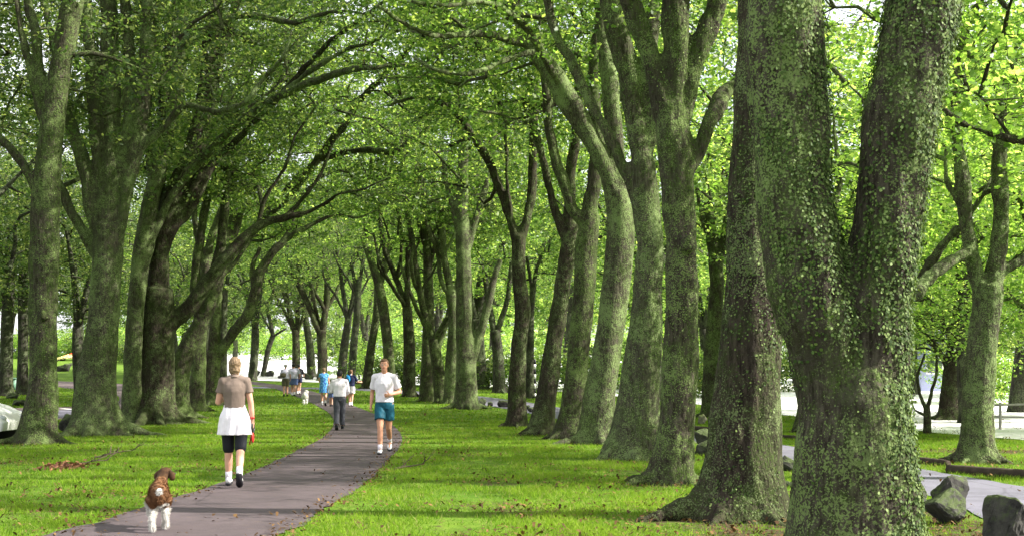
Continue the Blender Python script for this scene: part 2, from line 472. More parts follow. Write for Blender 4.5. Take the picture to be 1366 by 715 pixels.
# pair edge points piecewise so both edges stay in step
def paired(A, B, sub=10):
    qa, qb = [], []
    A3 = [np.array((a[0], a[1], 0.)) for a in A]; B3 = [np.array((b[0], b[1], 0.)) for b in B]
    def cr(Q, i, t):
        p0 = Q[max(i - 1, 0)]; p1 = Q[i]; p2 = Q[i + 1]; p3 = Q[min(i + 2, len(Q) - 1)]
        return .5 * ((2 * p1) + (-p0 + p2) * t + (2 * p0 - 5 * p1 + 4 * p2 - p3) * t * t + (-p0 + 3 * p1 - 3 * p2 + p3) * t ** 3)
    for i in range(len(A) - 1):
        for j in range(sub):
            qa.append(cr(A3, i, j / sub)); qb.append(cr(B3, i, j / sub))
    qa.append(A3[-1]); qb.append(B3[-1])
    return np.array(qa), np.array(qb)
def ribbon(name, A, B, dz, mat, nx=7, sub=14, wob=0.05):
    qa, qb = paired(A, B, sub)
    V, Fc = [], []
    for i in range(len(qa)):
        wa = (mn.noise((qa[i][0] * 1.1, qa[i][1] * 1.1, 3)) + .7 * mn.noise((qa[i][0] * 5, qa[i][1] * 5, 3))) * wob * 1.7; wb = (mn.noise((qb[i][0] * 1.1, qb[i][1] * 1.1, 9)) + .7 * mn.noise((qb[i][0] * 5, qb[i][1] * 5, 9))) * wob * 1.7
        dirn = (qb[i] - qa[i]); dirn /= max(np.linalg.norm(dirn), 1e-6)
        a = qa[i] + dirn * wa; b = qb[i] + dirn * wb
        for j in range(nx):
            p = a + (b - a) * j / (nx - 1); V.append((p[0], p[1], G(p[1]) + dz))
    for i in range(len(qa) - 1):
        for j in range(nx - 1):
            q = i * nx + j; Fc += [q, q + 1, q + nx + 1, q + nx]
    o = link(name, mesh_np(name, np.array(V), np.array(Fc), 4, True), mat)
    return tag(o, kind='structure'), qa, qb

# --- materials for ground
def asphalt(name, base, leafy=.2, streak=True):
    m, nt, out = newmat(name)
    v = wpos(nt)
    n1 = tex(nt, v, .8, 4); n2 = tex(nt, v, 60, 3, .8)
    c = mix(nt, ramp(nt, n1, .35, .65), tuple(x * .8 for x in base), tuple(x * 1.2 for x in base))
    c = mix(nt, math_(nt, 'MULTIPLY', ramp(nt, n2, .5, .75), .35), c, tuple(min(1, x * 2.0) for x in base))
    # worn patches, tar seams and fine cracks
    vc = N(nt, 'ShaderNodeTexVoronoi'); vc.feature = 'DISTANCE_TO_EDGE'; vc.inputs['Scale'].default_value = .55; L(nt, wpos(nt, (1, .6, 1)), vc.inputs['Vector'])
    c = mix(nt, math_(nt, 'MULTIPLY', ramp(nt, vc.outputs['Distance'], .016, .004), .5), c, tuple(x * .45 for x in base))
    c = mix(nt, math_(nt, 'MULTIPLY', ramp(nt, tex(nt, v, 2.6, 6, .75), .5, .6), .35), c, tuple(x * 1.55 for x in base))
    # trodden leaf crumbs and soil
    n3 = tex(nt, v, 7, 6, .8); c = mix(nt, math_(nt, 'MULTIPLY', ramp(nt, n3, .58, .72), leafy), c, (.13, .085, .05))
    b = N(nt, 'ShaderNodeBsdfPrincipled'); L(nt, c, b.inputs['Base Color']); b.inputs['Roughness'].default_value = .8
    b.inputs['Specular IOR Level'].default_value = .3
    bp = N(nt, 'ShaderNodeBump'); bp.inputs['Strength'].default_value = .4; bp.inputs['Distance'].default_value = .01
    L(nt, n2, bp.inputs['Height']); L(nt, bp.outputs[0], b.inputs['Normal']); L(nt, b.outputs[0], out.inputs[0]); return m
M['path'] = asphalt('path_asphalt', (.070, .054, .058), .75)
M['road'] = asphalt('road_asphalt', (.135, .13, .165), .15)
M['laneleaf'] = asphalt('leafy_lane', (.10, .075, .075), 1.0)
M['pale'] = simple('overexposed_field', (.80, .78, .80), .9, .04, 3, .1, kind='Object')  # sunlit field's blown-out glare painted in as a near-white base colour
def grass_ground():
    m, nt, out = newmat('lawn_soil_and_grass')
    v = wpos(nt)
    at = N(nt, 'ShaderNodeAttribute'); at.attribute_name = 'dirt'
    n1 = tex(nt, v, .5, 4); n2 = tex(nt, v, 5, 5, .75); n3 = tex(nt, v, 38, 3, .8)
    g = mix(nt, ramp(nt, n1, .35, .65), (.080, .170, .013), (.14, .235, .022))
    g = mix(nt, ramp(nt, n2, .45, .72), g, (.17, .23, .035))
    g = mix(nt, math_(nt, 'MULTIPLY', ramp(nt, tex(nt, v, 1.7, 6, .75), .5, .62), .6), g, (.055, .10, .012))
    g = mix(nt, math_(nt, 'MULTIPLY', ramp(nt, n3, .45, .7), .5), g, (.045, .10, .012))
    d = mix(nt, ramp(nt, n3, .35, .65), (.045, .036, .020), (.105, .080, .043))
    f = math_(nt, 'ADD', at.outputs['Fac'], math_(nt, 'MULTIPLY', math_(nt, 'SUBTRACT', n2, .5), 1.5))
    f = ramp(nt, f, .38, .62)
    f2 = math_(nt, 'MULTIPLY', ramp(nt, tex(nt, v, 3.1, 6, .8), .57, .66), .7)
    f = math_(nt, 'MAXIMUM', f, f2)
    c = mix(nt, f, g, d)
    b = N(nt, 'ShaderNodeBsdfPrincipled'); L(nt, c, b.inputs['Base Color']); b.inputs['Roughness'].default_value = .9
    b.inputs['Specular IOR Level'].default_value = .1
    bp = N(nt, 'ShaderNodeBump'); bp.inputs['Strength'].default_value = .8; bp.inputs['Distance'].default_value = .04
    L(nt, math_(nt, 'ADD', n3, n2), bp.inputs['Height']); L(nt, bp.outputs[0], b.inputs['Normal']); L(nt, b.outputs[0], out.inputs[0]); return m
M['lawn'] = grass_ground()
def grass_blade_mat():
    m, nt, out = newmat('grass_blades')
    uv = N(nt, 'ShaderNodeUVMap'); sp = N(nt, 'ShaderNodeSeparateXYZ'); L(nt, uv.outputs[0], sp.inputs[0])
    c = mix(nt, sp.outputs[0], (.080, .170, .013), (.185, .285, .026))
    c = mix(nt, ramp(nt, sp.outputs[1], .86, .95), c, (.26, .25, .09))
    d = N(nt, 'ShaderNodeBsdfDiffuse'); L(nt, c, d.inputs[0])
    mul = N(nt, 'ShaderNodeVectorMath', operation='SCALE'); L(nt, c, mul.inputs[0]); mul.inputs['Scale'].default_value = 1.6
    t = N(nt, 'ShaderNodeBsdfTranslucent'); L(nt, mul.outputs[0], t.inputs[0])
    mx = N(nt, 'ShaderNodeMixShader'); mx.inputs[0].default_value = .4
    L(nt, d.outputs[0], mx.inputs[1]); L(nt, t.outputs[0], mx.inputs[2]); L(nt, mx.outputs[0], out.inputs[0]); return m
M['blade'] = grass_blade_mat()

_, pqa, pqb = ribbon('footpath', PL, PR, .014, M['path'], 7, 40)
road_near = [(4.4, -8), (4.6, 6), (5.0, 14.6), (5.1, 17.2), (4.85, 23), (3.9, 33), (1.6, 47), (-1.2, 60), (-5.5, 74), (-12, 84), (-30, 92)]
road_far = [(8.0, -8), (7.6, 6), (7.1, 14.6), (6.75, 18.5), (6.3, 24), (5.6, 34), (3.5, 49), (.6, 64), (-4.5, 78), (-11.5, 87), (-30, 95)]
_, rqa, rqb = ribbon('road', road_near, road_far, .012, M['road'], 9)
# crossing lane on the left, and its leaf strewn arm that climbs away
lane_n = [(-60, 46), (-40, 46), (-28, 46.5), (-19, 46.5), (-13.9, 47.5), (-13.8, 54), (-14.8, 64), (-19, 80), (-28, 96), (-44, 110)]
lane_f = [(-60, 57), (-40, 57), (-29, 57), (-22, 57), (-19.5, 58), (-18.5, 61), (-19.5, 67), (-24, 79), (-33, 92), (-48, 104)]
_, lqa, lqb = ribbon('lane', lane_n, lane_f, .016, M['laneleaf'], 9)
lane2_n = [(-60, 47.2), (-40, 47.2), (-28, 47.6), (-19.5, 47.6), (-15.2, 48.6), (-14.6, 51)]
lane2_f = [(-60, 54.5), (-40, 54.5), (-28, 54.5), (-21, 54.5), (-17.6, 54.8), (-15.4, 54.5)]
ribbon('asphalt_strip', lane2_n, lane2_f, .026, M['road'], 5)

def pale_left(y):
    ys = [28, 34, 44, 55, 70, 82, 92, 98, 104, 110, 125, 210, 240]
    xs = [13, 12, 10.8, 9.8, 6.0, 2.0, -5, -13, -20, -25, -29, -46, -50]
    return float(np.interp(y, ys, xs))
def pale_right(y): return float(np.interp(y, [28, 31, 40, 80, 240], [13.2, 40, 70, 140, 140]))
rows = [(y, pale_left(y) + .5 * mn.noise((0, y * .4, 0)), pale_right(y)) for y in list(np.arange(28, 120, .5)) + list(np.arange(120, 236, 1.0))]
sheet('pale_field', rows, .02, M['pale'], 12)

# lane paint
for (x, y, l) in ((-17.2, 44.2, 1.3), (-15.2, 44.9, 1.0)):
    pass

# ================================================================== TREES
def kf(zlo=0, xlo=-99, xhi=99):
    return lambda x, y, z: z > zlo and xlo < x < xhi
def hero(zlo):      # keep near boughs above the line of sight so that the trunks read
    return lambda x, y, z: z > zlo
TALL = -260
# ---- right hand row, nearest first
spec_tree('ivy_clad_tree', 'massive forked tree trunk covered in creeper leaves, nearest to the camera on the right', (1140, 765),
  [(1140, 715, 160), (1140, 600, 154), (1141, 530, 140), (1141, 480, 96), (1141, 440, 44)],
  [[(1130, 590, 118), (1116, 500, 112), (1094, 415, 108), (1080, 340, 104), (1064, 250, 98), (1064, 100, 106), (1060, -40, 100), (1040, TALL, 90, .6), (1000, -520, 60, 1.5)],
   [(1152, 590, 112), (1160, 500, 104), (1170, 410, 98), (1180, 340, 93), (1192, 250, 95), (1208, 150, 97), (1236, 0, 100), (1262, -150, 88, .3), (1300, -420, 60, .9)]],
  mat='bark', crown=(1.0, 1, 9.5, 4.5, 4.5, 3.5, 60, 150, .12, 6.8, kf(6.8, -99, 7)), voxel=.022, creeper=44000)
spec_tree('oak_tree', 'thick dark trunk with wide root flare, second from the camera on the right', (984, 690),
  [(990, 660, 118), (992, 600, 108), (999, 500, 92), (1003, 420, 82), (1006, 300, 74), (1010, 150, 68), (1014, 0, 64), (1016, TALL, 54), (1010, -420, 40)],
  [[(1012, -60, 40), (1060, -220, 30), (1120, -400, 20, -1)], [(1008, -40, 36), (930, -180, 26), (860, -300, 16, 1)]],
  mat='bark_dark', crown=(0, .5, 10.5, 5, 5, 3.5, 60, 150, .12, 7.6, kf(7.6)), voxel=.03, creeper=6000, roots=6, flare=.9)
spec_tree('oak_tree', 'upright mossy trunk with a dark burl below its fork, third on the right', (892, 645),
  [(896, 620, 66), (903, 550, 58), (907, 470, 54), (909, 380, 50), (908, 310, 50), (903, 250, 50), (899, 190, 54), (894, 140, 48)],
  [[(893, 165, 40), (872, 95, 34), (848, 20, 30), (822, -80, 26), (780, -230, 18, 1)], [(896, 160, 40), (902, 80, 38), (903, 0, 36), (910, -160, 28), (930, -330, 18)],
   [(906, 170, 32), (922, 95, 30), (940, 40, 30), (958, -10, 28), (990, -140, 20, -.5)], [(915, 235, 22), (938, 195, 22), (955, 150, 22), (985, 110, 16, .8), (1040, 60, 9, 1.5)]],
  mat='bark', crown=(-.3, .5, 10.5, 5, 5, 3.5, 60, 150, .12, 7.4, kf(7.4)), voxel=.035, creeper=2500, knots=[(915, 330, 15)])
spec_tree('oak_tree', 'broad trunk with an ivy lined limb reaching up to the left, fourth on the right', (842, 612),
  [(846, 590, 74), (851, 540, 66), (858, 470, 58), (863, 400, 48), (866, 330, 42), (862, 270, 42), (856, 215, 42)],
  [[(860, 300, 20), (850, 262, 17), (826, 205, 16), (795, 150, 15), (762, 85, 14), (733, 35, 13), (722, -10, 12), (706, -90, 9)],
   [(858, 230, 36), (846, 150, 34), (834, 80, 32), (815, 0, 28), (790, -140, 20, 1)], [(858, 220, 24), (872, 150, 24), (868, 60, 22), (876, -60, 18, 1), (880, -200, 12, 2)]],
  mat='bark_pale', crown=(-.8, 1, 10.6, 5, 5, 3.5, 70, 150, .12, 7.3, kf(7.3)), voxel=.04, creeper=2600)
spec_tree('oak_tree', 'pale lichened trunk leaning to the left with a long low limb, fifth on the right', (796, 592),
  [(797, 575, 58), (800, 530, 50), (808, 480, 46), (818, 410, 44), (825, 350, 44), (828, 300, 42), (822, 255, 38)],
  [[(822, 265, 30), (806, 222, 27), (776, 165, 25), (745, 112, 22), (712, 70, 18), (690, 60, 14), (650, 52, 11, -1), (585, 54, 9, -3), (546, 39, 7, -4), (500, 8, 5, -5)], [(824, 262, 30), (820, 190, 28), (812, 110, 24), (800, 20, 20, .5), (780, -80, 14, 1)],
   [(745, 112, 14, -1), (700, 40, 12, -2), (650, 10, 9, -3), (600, 12, 7, -4), (545, 6, 5, -4.5)], [(712, 70, 10, -2), (668, 84, 9, -3), (628, 100, 8, -4), (590, 98, 6, -5), (555, 80, 4, -5)], [(815, 235, 18), (765, 150, 18), (722, 70, 16), (690, 10, 14), (665, -40, 12)]],
  mat='bark_pale', crown=(-1.5, 1, 10.8, 5.2, 5, 3.5, 80, 140, .12, 7.2, kf(7.2)), voxel=.045)
spec_tree('oak_tree', 'slim mossy trunk leaning slightly right, just behind the pale lichened one on the right', (758, 586),
  [(760, 570, 44), (766, 520, 36), (773, 460, 34), (779, 390, 34), (782, 330, 34), (788, 285, 30)],
  [[(784, 300, 26), (766, 284, 18), (750, 240, 16), (736, 190, 14), (730, 130, 12), (720, 40, 9)], [(788, 288, 26), (793, 240, 24), (797, 180, 20), (792, 100, 15), (800, 20, 12)]],
  mat='bark', crown=(-1.0, 1, 11, 5, 5, 3.6, 80, 140, .12, 7.2, kf(7.2)), voxel=.045)
spec_tree('oak_tree', 'dark slanting trunk leaning right at the inner edge of the right row', (722, 580),
  [(724, 565, 38), (730, 520, 32), (740, 450, 28), (748, 400, 27), (757, 340, 26), (764, 300, 22)],
  [[(762, 310, 20), (760, 240, 17), (772, 170, 14), (778, 90, 11)], [(757, 330, 15), (738, 270, 13), (722, 200, 11), (700, 130, 8, 1)]],
  mat='bark_dark', crown=(-.5, 1, 11, 5, 5, 3.6, 70, 130, .13, 7.2, kf(7.2)), voxel=.05)
spec_tree('oak_tree', 'dark trunk splitting into a tall V, beside the lawn right of the jogger', (688, 569),
  [(689, 555, 30), (690, 510, 27), (694, 450, 25), (697, 410, 24), (692, 368, 22), (692, 315, 22)],
  [[(692, 325, 15), (677, 275, 13), (658, 222, 12), (645, 195, 11), (632, 170, 10, -2), (598, 138, 8, -4), (560, 128, 6, -5), (520, 140, 4, -6)], [(693, 320, 16), (705, 282, 14), (710, 240, 13), (712, 150, 12), (718, 60, 9)],
   [(684, 300, 7), (672, 200, 6), (672, 110, 5, 1)]],
  mat='bark_dark', crown=(-1.5, 1.5, 11.5, 5.5, 5, 4.2, 90, 130, .13, 7.2, kf(7.2)), voxel=.05, flare=.9)
spec_tree('oak_tree', 'stout pale trunk with a limb forking off low on its right, beyond the jogger', (622, 545),
  [(622, 530, 36), (622, 480, 31), (620, 440, 28), (619, 380, 25), (618, 330, 23), (616, 270, 20), (618, 200, 16), (612, 120, 12)],
  [[(626, 490, 16), (636, 458, 14), (646, 425, 12), (655, 385, 11), (668, 345, 8)], [(619, 350, 13), (634, 290, 11), (650, 240, 8)], [(617, 320, 12), (600, 262, 9), (590, 210, 7)]],
  mat='bark_pale', crown=(0, 1.5, 12, 6, 5, 4.6, 100, 130, .14, 7.5, kf(7.5)), voxel=.06, flare=.5)
FARR = [
 ('pale trunk close behind the stout forked one, leaning a little left', (602, 538), [(602, 525, 24), (603, 482, 21), (606, 430, 19), (600, 380, 16)], [[(603, 395, 13), (592, 340, 11), (590, 270, 8)], [(604, 400, 13), (618, 350, 9)]], 'bark_pale'),
 ('low trunk slanting left into two limbs, left of the stout forked tree', (590, 537), [(588, 525, 22), (584, 490, 19), (578, 450, 17)], [[(578, 455, 12), (566, 420, 11), (557, 373, 9), (550, 330, 8), (540, 280, 6)], [(582, 470, 10), (596, 430, 9), (604, 380, 7)]], 'bark'),
 ('straight grey trunk rising behind the right shoulder of the jogger', (569, 535), [(569, 520, 22), (570, 482, 19), (572, 409, 17), (570, 336, 14), (568, 260, 10)], [[(571, 360, 8), (586, 310, 6)], [(570, 340, 8), (556, 290, 6)]], 'bark'),
 ('dark trunk between the jogger and the straight grey trunk', (546, 529), [(546, 515, 20), (546, 464, 18), (543, 409, 15)], [[(543, 415, 10), (528, 373, 9), (514, 336, 7), (506, 280, 6)], [(544, 412, 10), (545, 355, 9), (548, 290, 7)]], 'bark_dark'),
 ('long curved trunk sweeping left above the head of the jogger', (520, 521), [(520, 505, 18), (517, 456, 17), (511, 410, 16), (504, 375, 14), (494, 345, 11), (484, 315, 9)], [[(506, 385, 9), (516, 340, 8), (512, 280, 6)]], 'bark'),
 ('slender dark trunk leaning right, immediately left of the jogger', (489, 518), [(490, 505, 15), (495, 464, 13), (502, 420, 12), (504, 370, 10)], [[(503, 390, 7), (496, 340, 6)], [(504, 385, 7), (512, 340, 5)]], 'bark_dark'),
 ('trunk behind the boy in the navy shirt, curving up to the right', (468, 512), [(469, 500, 13), (472, 460, 12), (476, 420, 11), (479, 370, 9)], [[(477, 400, 6), (470, 350, 5)], [(478, 390, 6), (488, 330, 5)]], 'bark_far'),
 ('slanting trunk behind the man in grey trousers', (455, 511), [(456, 500, 14), (459, 464, 13), (465, 425, 11)], [[(464, 430, 8), (455, 384, 7), (450, 330, 5)], [(465, 430, 7), (473, 385, 6)]], 'bark_far'),
 ('V shaped twin limbed trunk behind the woman in the blue dress', (430, 508), [(430, 495, 16), (430, 465, 15), (428, 440, 14)], [[(427, 445, 11), (412, 410, 9), (396, 375, 8), (384, 345, 7), (378, 300, 5)], [(431, 445, 11), (434, 415, 10), (437, 373, 9), (430, 320, 6)]], 'bark_dark'),
 ('trunk standing right behind the strolling group, leaning left', (416, 503), [(415, 490, 14), (413, 460, 12), (408, 427, 10), (406, 390, 8)], [[(407, 400, 6), (400, 350, 5)], [(408, 410, 5), (420, 370, 4)]], 'bark_far'),
 ('upright twin stemmed trunk rising out of the strolling group', (395, 504), [(395, 490, 13), (395, 462, 12), (394, 440, 11)], [[(393, 445, 8), (383, 405, 7), (375, 380, 6), (366, 362, 5)], [(396, 445, 8), (398, 409, 7), (403, 380, 6), (402, 330, 5)]], 'bark_dark'),
 ('thin crooked trunk between two dark rocks at the end of the path', (351, 502), [(353, 490, 8), (358, 465, 8), (364, 448, 8)], [[(364, 448, 7), (357, 409, 6), (366, 385, 5), (360, 340, 4)], [(365, 448, 4), (382, 438, 3)]], 'bark_far'),
]
rx_ = random.Random(21)
for i, (lab, base, tr, lm, mt) in enumerate(FARR):
    lm = list(lm)
    for q in range(4):
        src = rx_.choice(lm)[rx_.choice((0, 1))]; sg = (-1, 1)[q % 2]; x0, y0, w0 = src[0], src[1], max(4, src[2] * .7); dx = rx_.uniform(.25, .9) * sg
        lm.append([(x0, y0, w0), (x0 + dx * 22, y0 - 28, w0 * .8, rx_.uniform(-1, 1)), (x0 + dx * 42 + rx_.uniform(-8, 8), y0 - 62, w0 * .65, rx_.uniform(-2, 1)), (x0 + dx * 50 + rx_.uniform(-16, 16), y0 - 105, w0 * .4, rx_.uniform(-2.5, 1))])
    spec_tree('oak_tree', lab, base, tr, lm, mat=mt, crown=(0, 1, 11.5, 5.5, 5, 4.4, 62, 110, .17, 7.6 if i < 8 else 7.0, kf(7.2)), voxel=0, roots=3,
              leafmat=('leaf', 'leaf_grey', 'leaf', 'leaf_bright')[i % 4], flare=.5)
# ---- behind the right row
spec_tree('oak_tree', 'slim trunk with a light stone at its foot, between the third and second right trunks', (950, 556),
  [(949, 540, 30), (950, 480, 27), (954, 420, 25), (956, 370, 22), (950, 320, 18), (945, 270, 14)], [[(956, 375, 14), (966, 320, 12), (975, 260, 9)], [(952, 330, 10), (935, 290, 8), (930, 250, 6)]],
  mat='bark', crown=(0, 0, 10, 5, 5, 4.5, 70, 120, .14, 4.5), voxel=.06)
spec_tree('oak_tree', 'trunk across the road with a knobbly fork, left of the striped post', (667, 524), [(666, 512, 20), (664, 470, 17), (660, 440, 15)],
  [[(660, 445, 10), (654, 410, 9), (648, 370, 7)], [(662, 445, 9), (676, 400, 8), (682, 350, 6)]], mat='bark_far', crown=(0, 0, 10, 5, 5, 4.5, 60, 110, .16, 4.5), voxel=0)
spec_tree('oak_tree', 'narrow dark trunk directly behind the black and white striped post', (707, 531), [(707, 515, 14), (707, 470, 12), (708, 420, 11), (712, 380, 9)],
  [[(710, 390, 7), (722, 340, 5)], [(710, 395, 6), (703, 340, 5)]], mat='bark_far', crown=(0, 0, 10, 5, 5, 4.5, 60, 110, .16, 4.0), voxel=0)
spec_tree('oak_tree', 'sunlit mossy tree beyond the road at the far right with several crossing limbs', (1302, 617),
  [(1303, 600, 54), (1305, 540, 48), (1309, 470, 46), (1316, 420, 44), (1320, 380, 44)],
  [[(1312, 400, 26), (1300, 340, 22), (1291, 285, 20), (1284, 200, 17), (1278, 130, 14), (1285, 40, 10)], [(1324, 395, 30), (1332, 330, 26), (1338, 260, 22), (1334, 190, 18), (1342, 90, 14)],
   [(1322, 385, 18), (1345, 358, 14), (1372, 340, 12), (1410, 310, 9)], [(1298, 330, 12), (1270, 345, 16, -.6), (1242, 370, 18, -1.2), (1222, 392, 18, -1.8)], [(1296, 300, 10), (1270, 315, 13, .8), (1243, 350, 14, 1.2), (1228, 372, 14, 1.5)],
   [(1290, 290, 8), (1272, 262, 9), (1262, 240, 8), (1264, 200, 5)], [(1335, 250, 8), (1310, 262, 8, .6), (1290, 290, 8, 1)]],
  mat='bark_pale', leafmat='leaf_bright', crown=(.8, 1, 8.0, 4.2, 4, 3.8, 90, 170, .12, 4.4), voxel=.035, creeper=800, flare=.5)
spec_tree('branch_laden_tree', 'tree past the right edge whose long bare bough reaches into the upper right', (1475, 640),
  [(1475, 600, 60), (1472, 450, 52), (1470, 300, 48), (1468, 120, 40)], [[(1470, 240, 22), (1420, 205, 14), (1366, 190, 12), (1330, 182, 11), (1290, 168, 9), (1262, 148, 7), (1256, 142, 5)]],
  mat='bark_dark', leafmat='leaf_bright', crown=(.2, .5, 7.2, 3.2, 3, 3.0, 60, 150, .12, 4.6), voxel=.04)
spec_tree('cedar_tree', 'dark broad cedar trunk with low spreading boughs, beyond the small sapling on the right', (1268, 560),
  [(1268, 545, 36), (1270, 515, 32), (1274, 480, 30), (1280, 430, 26), (1285, 380, 20)], [[(1270, 500, 10), (1240, 450, 12), (1200, 430, 9), (1160, 425, 6)], [(1275, 480, 12), (1320, 440, 9), (1370, 420, 7)], [(1275, 460, 10), (1240, 410, 9), (1190, 370, 7)]],
  mat='bark_dark', leafmat='leaf', crown=(.3, 0, 4.8, 3.8, 3.4, 3.4, 100, 150, .12, 2.0), voxel=.05, flare=1.1)
spec_tree('sapling', 'small bare stemmed young tree with a Y fork on the sunny lawn at the right', (1237, 578),
  [(1237, 570, 12), (1237, 555, 11), (1236, 540, 10)], [[(1236, 545, 7), (1228, 525, 5), (1224, 500, 4), (1232, 470, 3)], [(1237, 545, 7), (1244, 520, 5), (1250, 495, 4), (1245, 450, 3)], [(1234, 552, 5), (1222, 545, 3), (1216, 535, 2)]],
  mat='bark_dark', leafmat='leaf_bright', crown=(0, 0, 3.3, 1.3, 1.2, 1.1, 26, 60, .11, 2.2), voxel=0, roots=0, flare=.2)
spec_tree('oak_tree', 'dark tree foot peeking out between the second trunk and the creeper clad trunk', (1075, 576), [(1078, 550, 34), (1080, 480, 30), (1084, 400, 28), (1090, 300, 24)],
  [[(1088, 340, 16), (1110, 280, 13), (1130, 200, 10)]], mat='bark', leafmat='leaf_bright', crown=(0, 0, 9, 4.5, 4, 4, 70, 120, .13, 4.6), voxel=.06, flare=.8)
# ---- left row
spec_tree('oak_tree', 'tall single grey trunk nearest on the left with a dark knot halfway down', (48, 592),
  [(50, 575, 58), (57, 524, 46), (58, 470, 42), (57, 419, 42), (59, 350, 44), (60, 294, 44), (63, 240, 42), (68, 180, 38), (76, 120, 36), (86, 60, 34), (98, 0, 32), (118, -120, 26), (150, -260, 18)],
  [[(52, 258, 18), (36, 225, 15), (15, 195, 13), (-10, 170, 12), (-50, 120, 9)], [(62, 180, 12), (50, 145, 14), (42, 110, 12), (30, 60, 10), (20, 0, 8)], [(66, 150, 16), (55, 100, 16), (45, 50, 14), (35, -20, 12, 1)]],
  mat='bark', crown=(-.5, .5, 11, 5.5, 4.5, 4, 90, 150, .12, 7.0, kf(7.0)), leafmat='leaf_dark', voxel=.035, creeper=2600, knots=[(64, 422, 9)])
spec_tree('oak_tree', 'massive buttressed trunk dividing into several upright stems, second on the left', (130, 580),
  [(129, 560, 74), (127, 524, 62), (131, 480, 54), (137, 440, 50), (141, 380, 46), (144, 335, 46), (147, 300, 46)],
  [[(147, 310, 36), (148, 240, 32), (150, 171, 28), (148, 100, 25), (147, 40, 23), (140, -60, 18), (130, -200, 12)], [(155, 318, 24), (166, 262, 22), (182, 175, 22), (193, 80, 20), (200, 0, 18), (215, -120, 12)],
   [(140, 320, 26), (122, 285, 22), (113, 225, 20), (98, 180, 18), (83, 140, 15), (70, 60, 11), (50, -40, 8)], [(136, 350, 20), (104, 300, 16), (88, 270, 14), (76, 240, 9)], [(144, 320, 20), (132, 240, 20), (126, 150, 18), (118, 60, 16), (112, -60, 12)], [(150, 300, 20), (168, 200, 18), (175, 110, 16), (168, 20, 15), (166, -80, 10)], [(148, 330, 18), (163, 240, 12), (171, 238, 14), (188, 196, 13), (216, 171, 11), (245, 142, 9), (290, 148, 9, -1), (328, 136, 8, -2), (352, 106, 7, -2), (380, 76, 6, -3), (392, 40, 5, -3)]],
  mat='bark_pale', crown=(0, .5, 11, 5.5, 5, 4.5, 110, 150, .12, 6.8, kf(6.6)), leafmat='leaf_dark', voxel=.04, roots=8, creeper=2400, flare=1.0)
spec_tree('oak_tree', 'long slender stem leaning right, rising directly behind the buttressed trunk', (176, 566),
  [(176, 550, 32), (178, 470, 28), (182, 400, 27), (192, 320, 27), (203, 260, 25), (218, 195, 23), (234, 137, 21), (244, 60, 18), (255, -60, 14), (270, -200, 9)],
  [[(204, 255, 14), (196, 170, 14), (194, 80, 13), (205, 0, 11)], [(184, 395, 14), (200, 340, 10), (206, 314, 10), (230, 265, 10), (265, 222, 10), (304, 181, 12, -1), (340, 150, 12, -2), (375, 132, 11, -3), (413, 118, 11, -4), (450, 106, 10, -5), (487, 100, 8, -6), (540, 94, 6, -6), (585, 100, 4, -6)], [(340, 150, 9, -2), (385, 118, 8, -3), (430, 84, 8, -4), (470, 62, 7, -4), (512, 50, 5, -5), (530, 22, 4, -5)], [(244, 60, 13), (290, 32, 11, -2), (340, 20, 9, -3), (395, 28, 8, -4), (450, 12, 6, -5), (500, 16, 4, -6)]],
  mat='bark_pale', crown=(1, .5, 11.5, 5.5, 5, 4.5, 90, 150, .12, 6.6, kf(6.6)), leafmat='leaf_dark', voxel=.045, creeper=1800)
spec_tree('oak_tree', 'very wide dark trunk with a heavy curved limb arching right, third on the left', (203, 565),
  [(204, 550, 72), (206, 520, 62), (209, 470, 54), (211, 430, 50), (212, 385, 44)],
  [[(212, 400, 36), (216, 320, 30), (232, 260, 26), (258, 196, 22), (272, 130, 20), (284, 70, 18), (300, -20, 14), (320, -140, 9)], [(220, 440, 26), (232, 430, 24), (250, 412, 22), (264, 395, 22), (280, 372, 20), (304, 342, 18), (325, 315, 15), (350, 297, 13), (390, 288, 9), (424, 276, 6), (455, 258, 4, -1), (486, 252, 3, -1), (520, 236, 2, -1)], [(378, 290, 7), (405, 262, 6), (426, 228, 5), (440, 190, 4), (462, 160, 2)], [(345, 300, 8), (356, 262, 7), (380, 225, 6), (396, 180, 5), (425, 140, 3)],
   [(206, 350, 14), (214, 312, 14), (240, 295, 12), (262, 262, 12), (285, 215, 12), (310, 190, 10), (345, 150, 9, -2), (372, 128, 8, -3), (420, 70, 8, -4), (470, 30, 7, -5), (520, -5, 5, -6)], [(214, 345, 18), (240, 280, 16), (262, 240, 15), (280, 150, 12), (305, 60, 10), (330, -20, 7)], [(211, 360, 22), (208, 270, 20), (222, 180, 18), (228, 90, 17), (246, 0, 15), (252, -90, 10)], [(250, 210, 12), (268, 120, 11), (275, 50, 10), (300, -30, 8)]],
  mat='bark_dark', crown=(1, 1, 11.5, 6, 5, 4.8, 120, 150, .12, 6.6, kf(6.4)), leafmat='leaf', voxel=.045, roots=7, creeper=800)
spec_tree('oak_tree', 'rugged trunk twisting to the right close behind the wide dark one', (238, 558),
  [(237, 545, 40), (238, 510, 34), (243, 480, 30), (256, 452, 28), (268, 430, 26)],
  [[(266, 435, 22), (280, 400, 18), (290, 350, 16), (296, 300, 14), (300, 220, 12), (306, 120, 10)], [(268, 432, 18), (262, 380, 15), (266, 320, 13), (280, 250, 10)]],
  mat='bark', crown=(1, 1, 11.5, 5.5, 5, 4.5, 90, 150, .13, 6.4, kf(6.4)), voxel=.05)
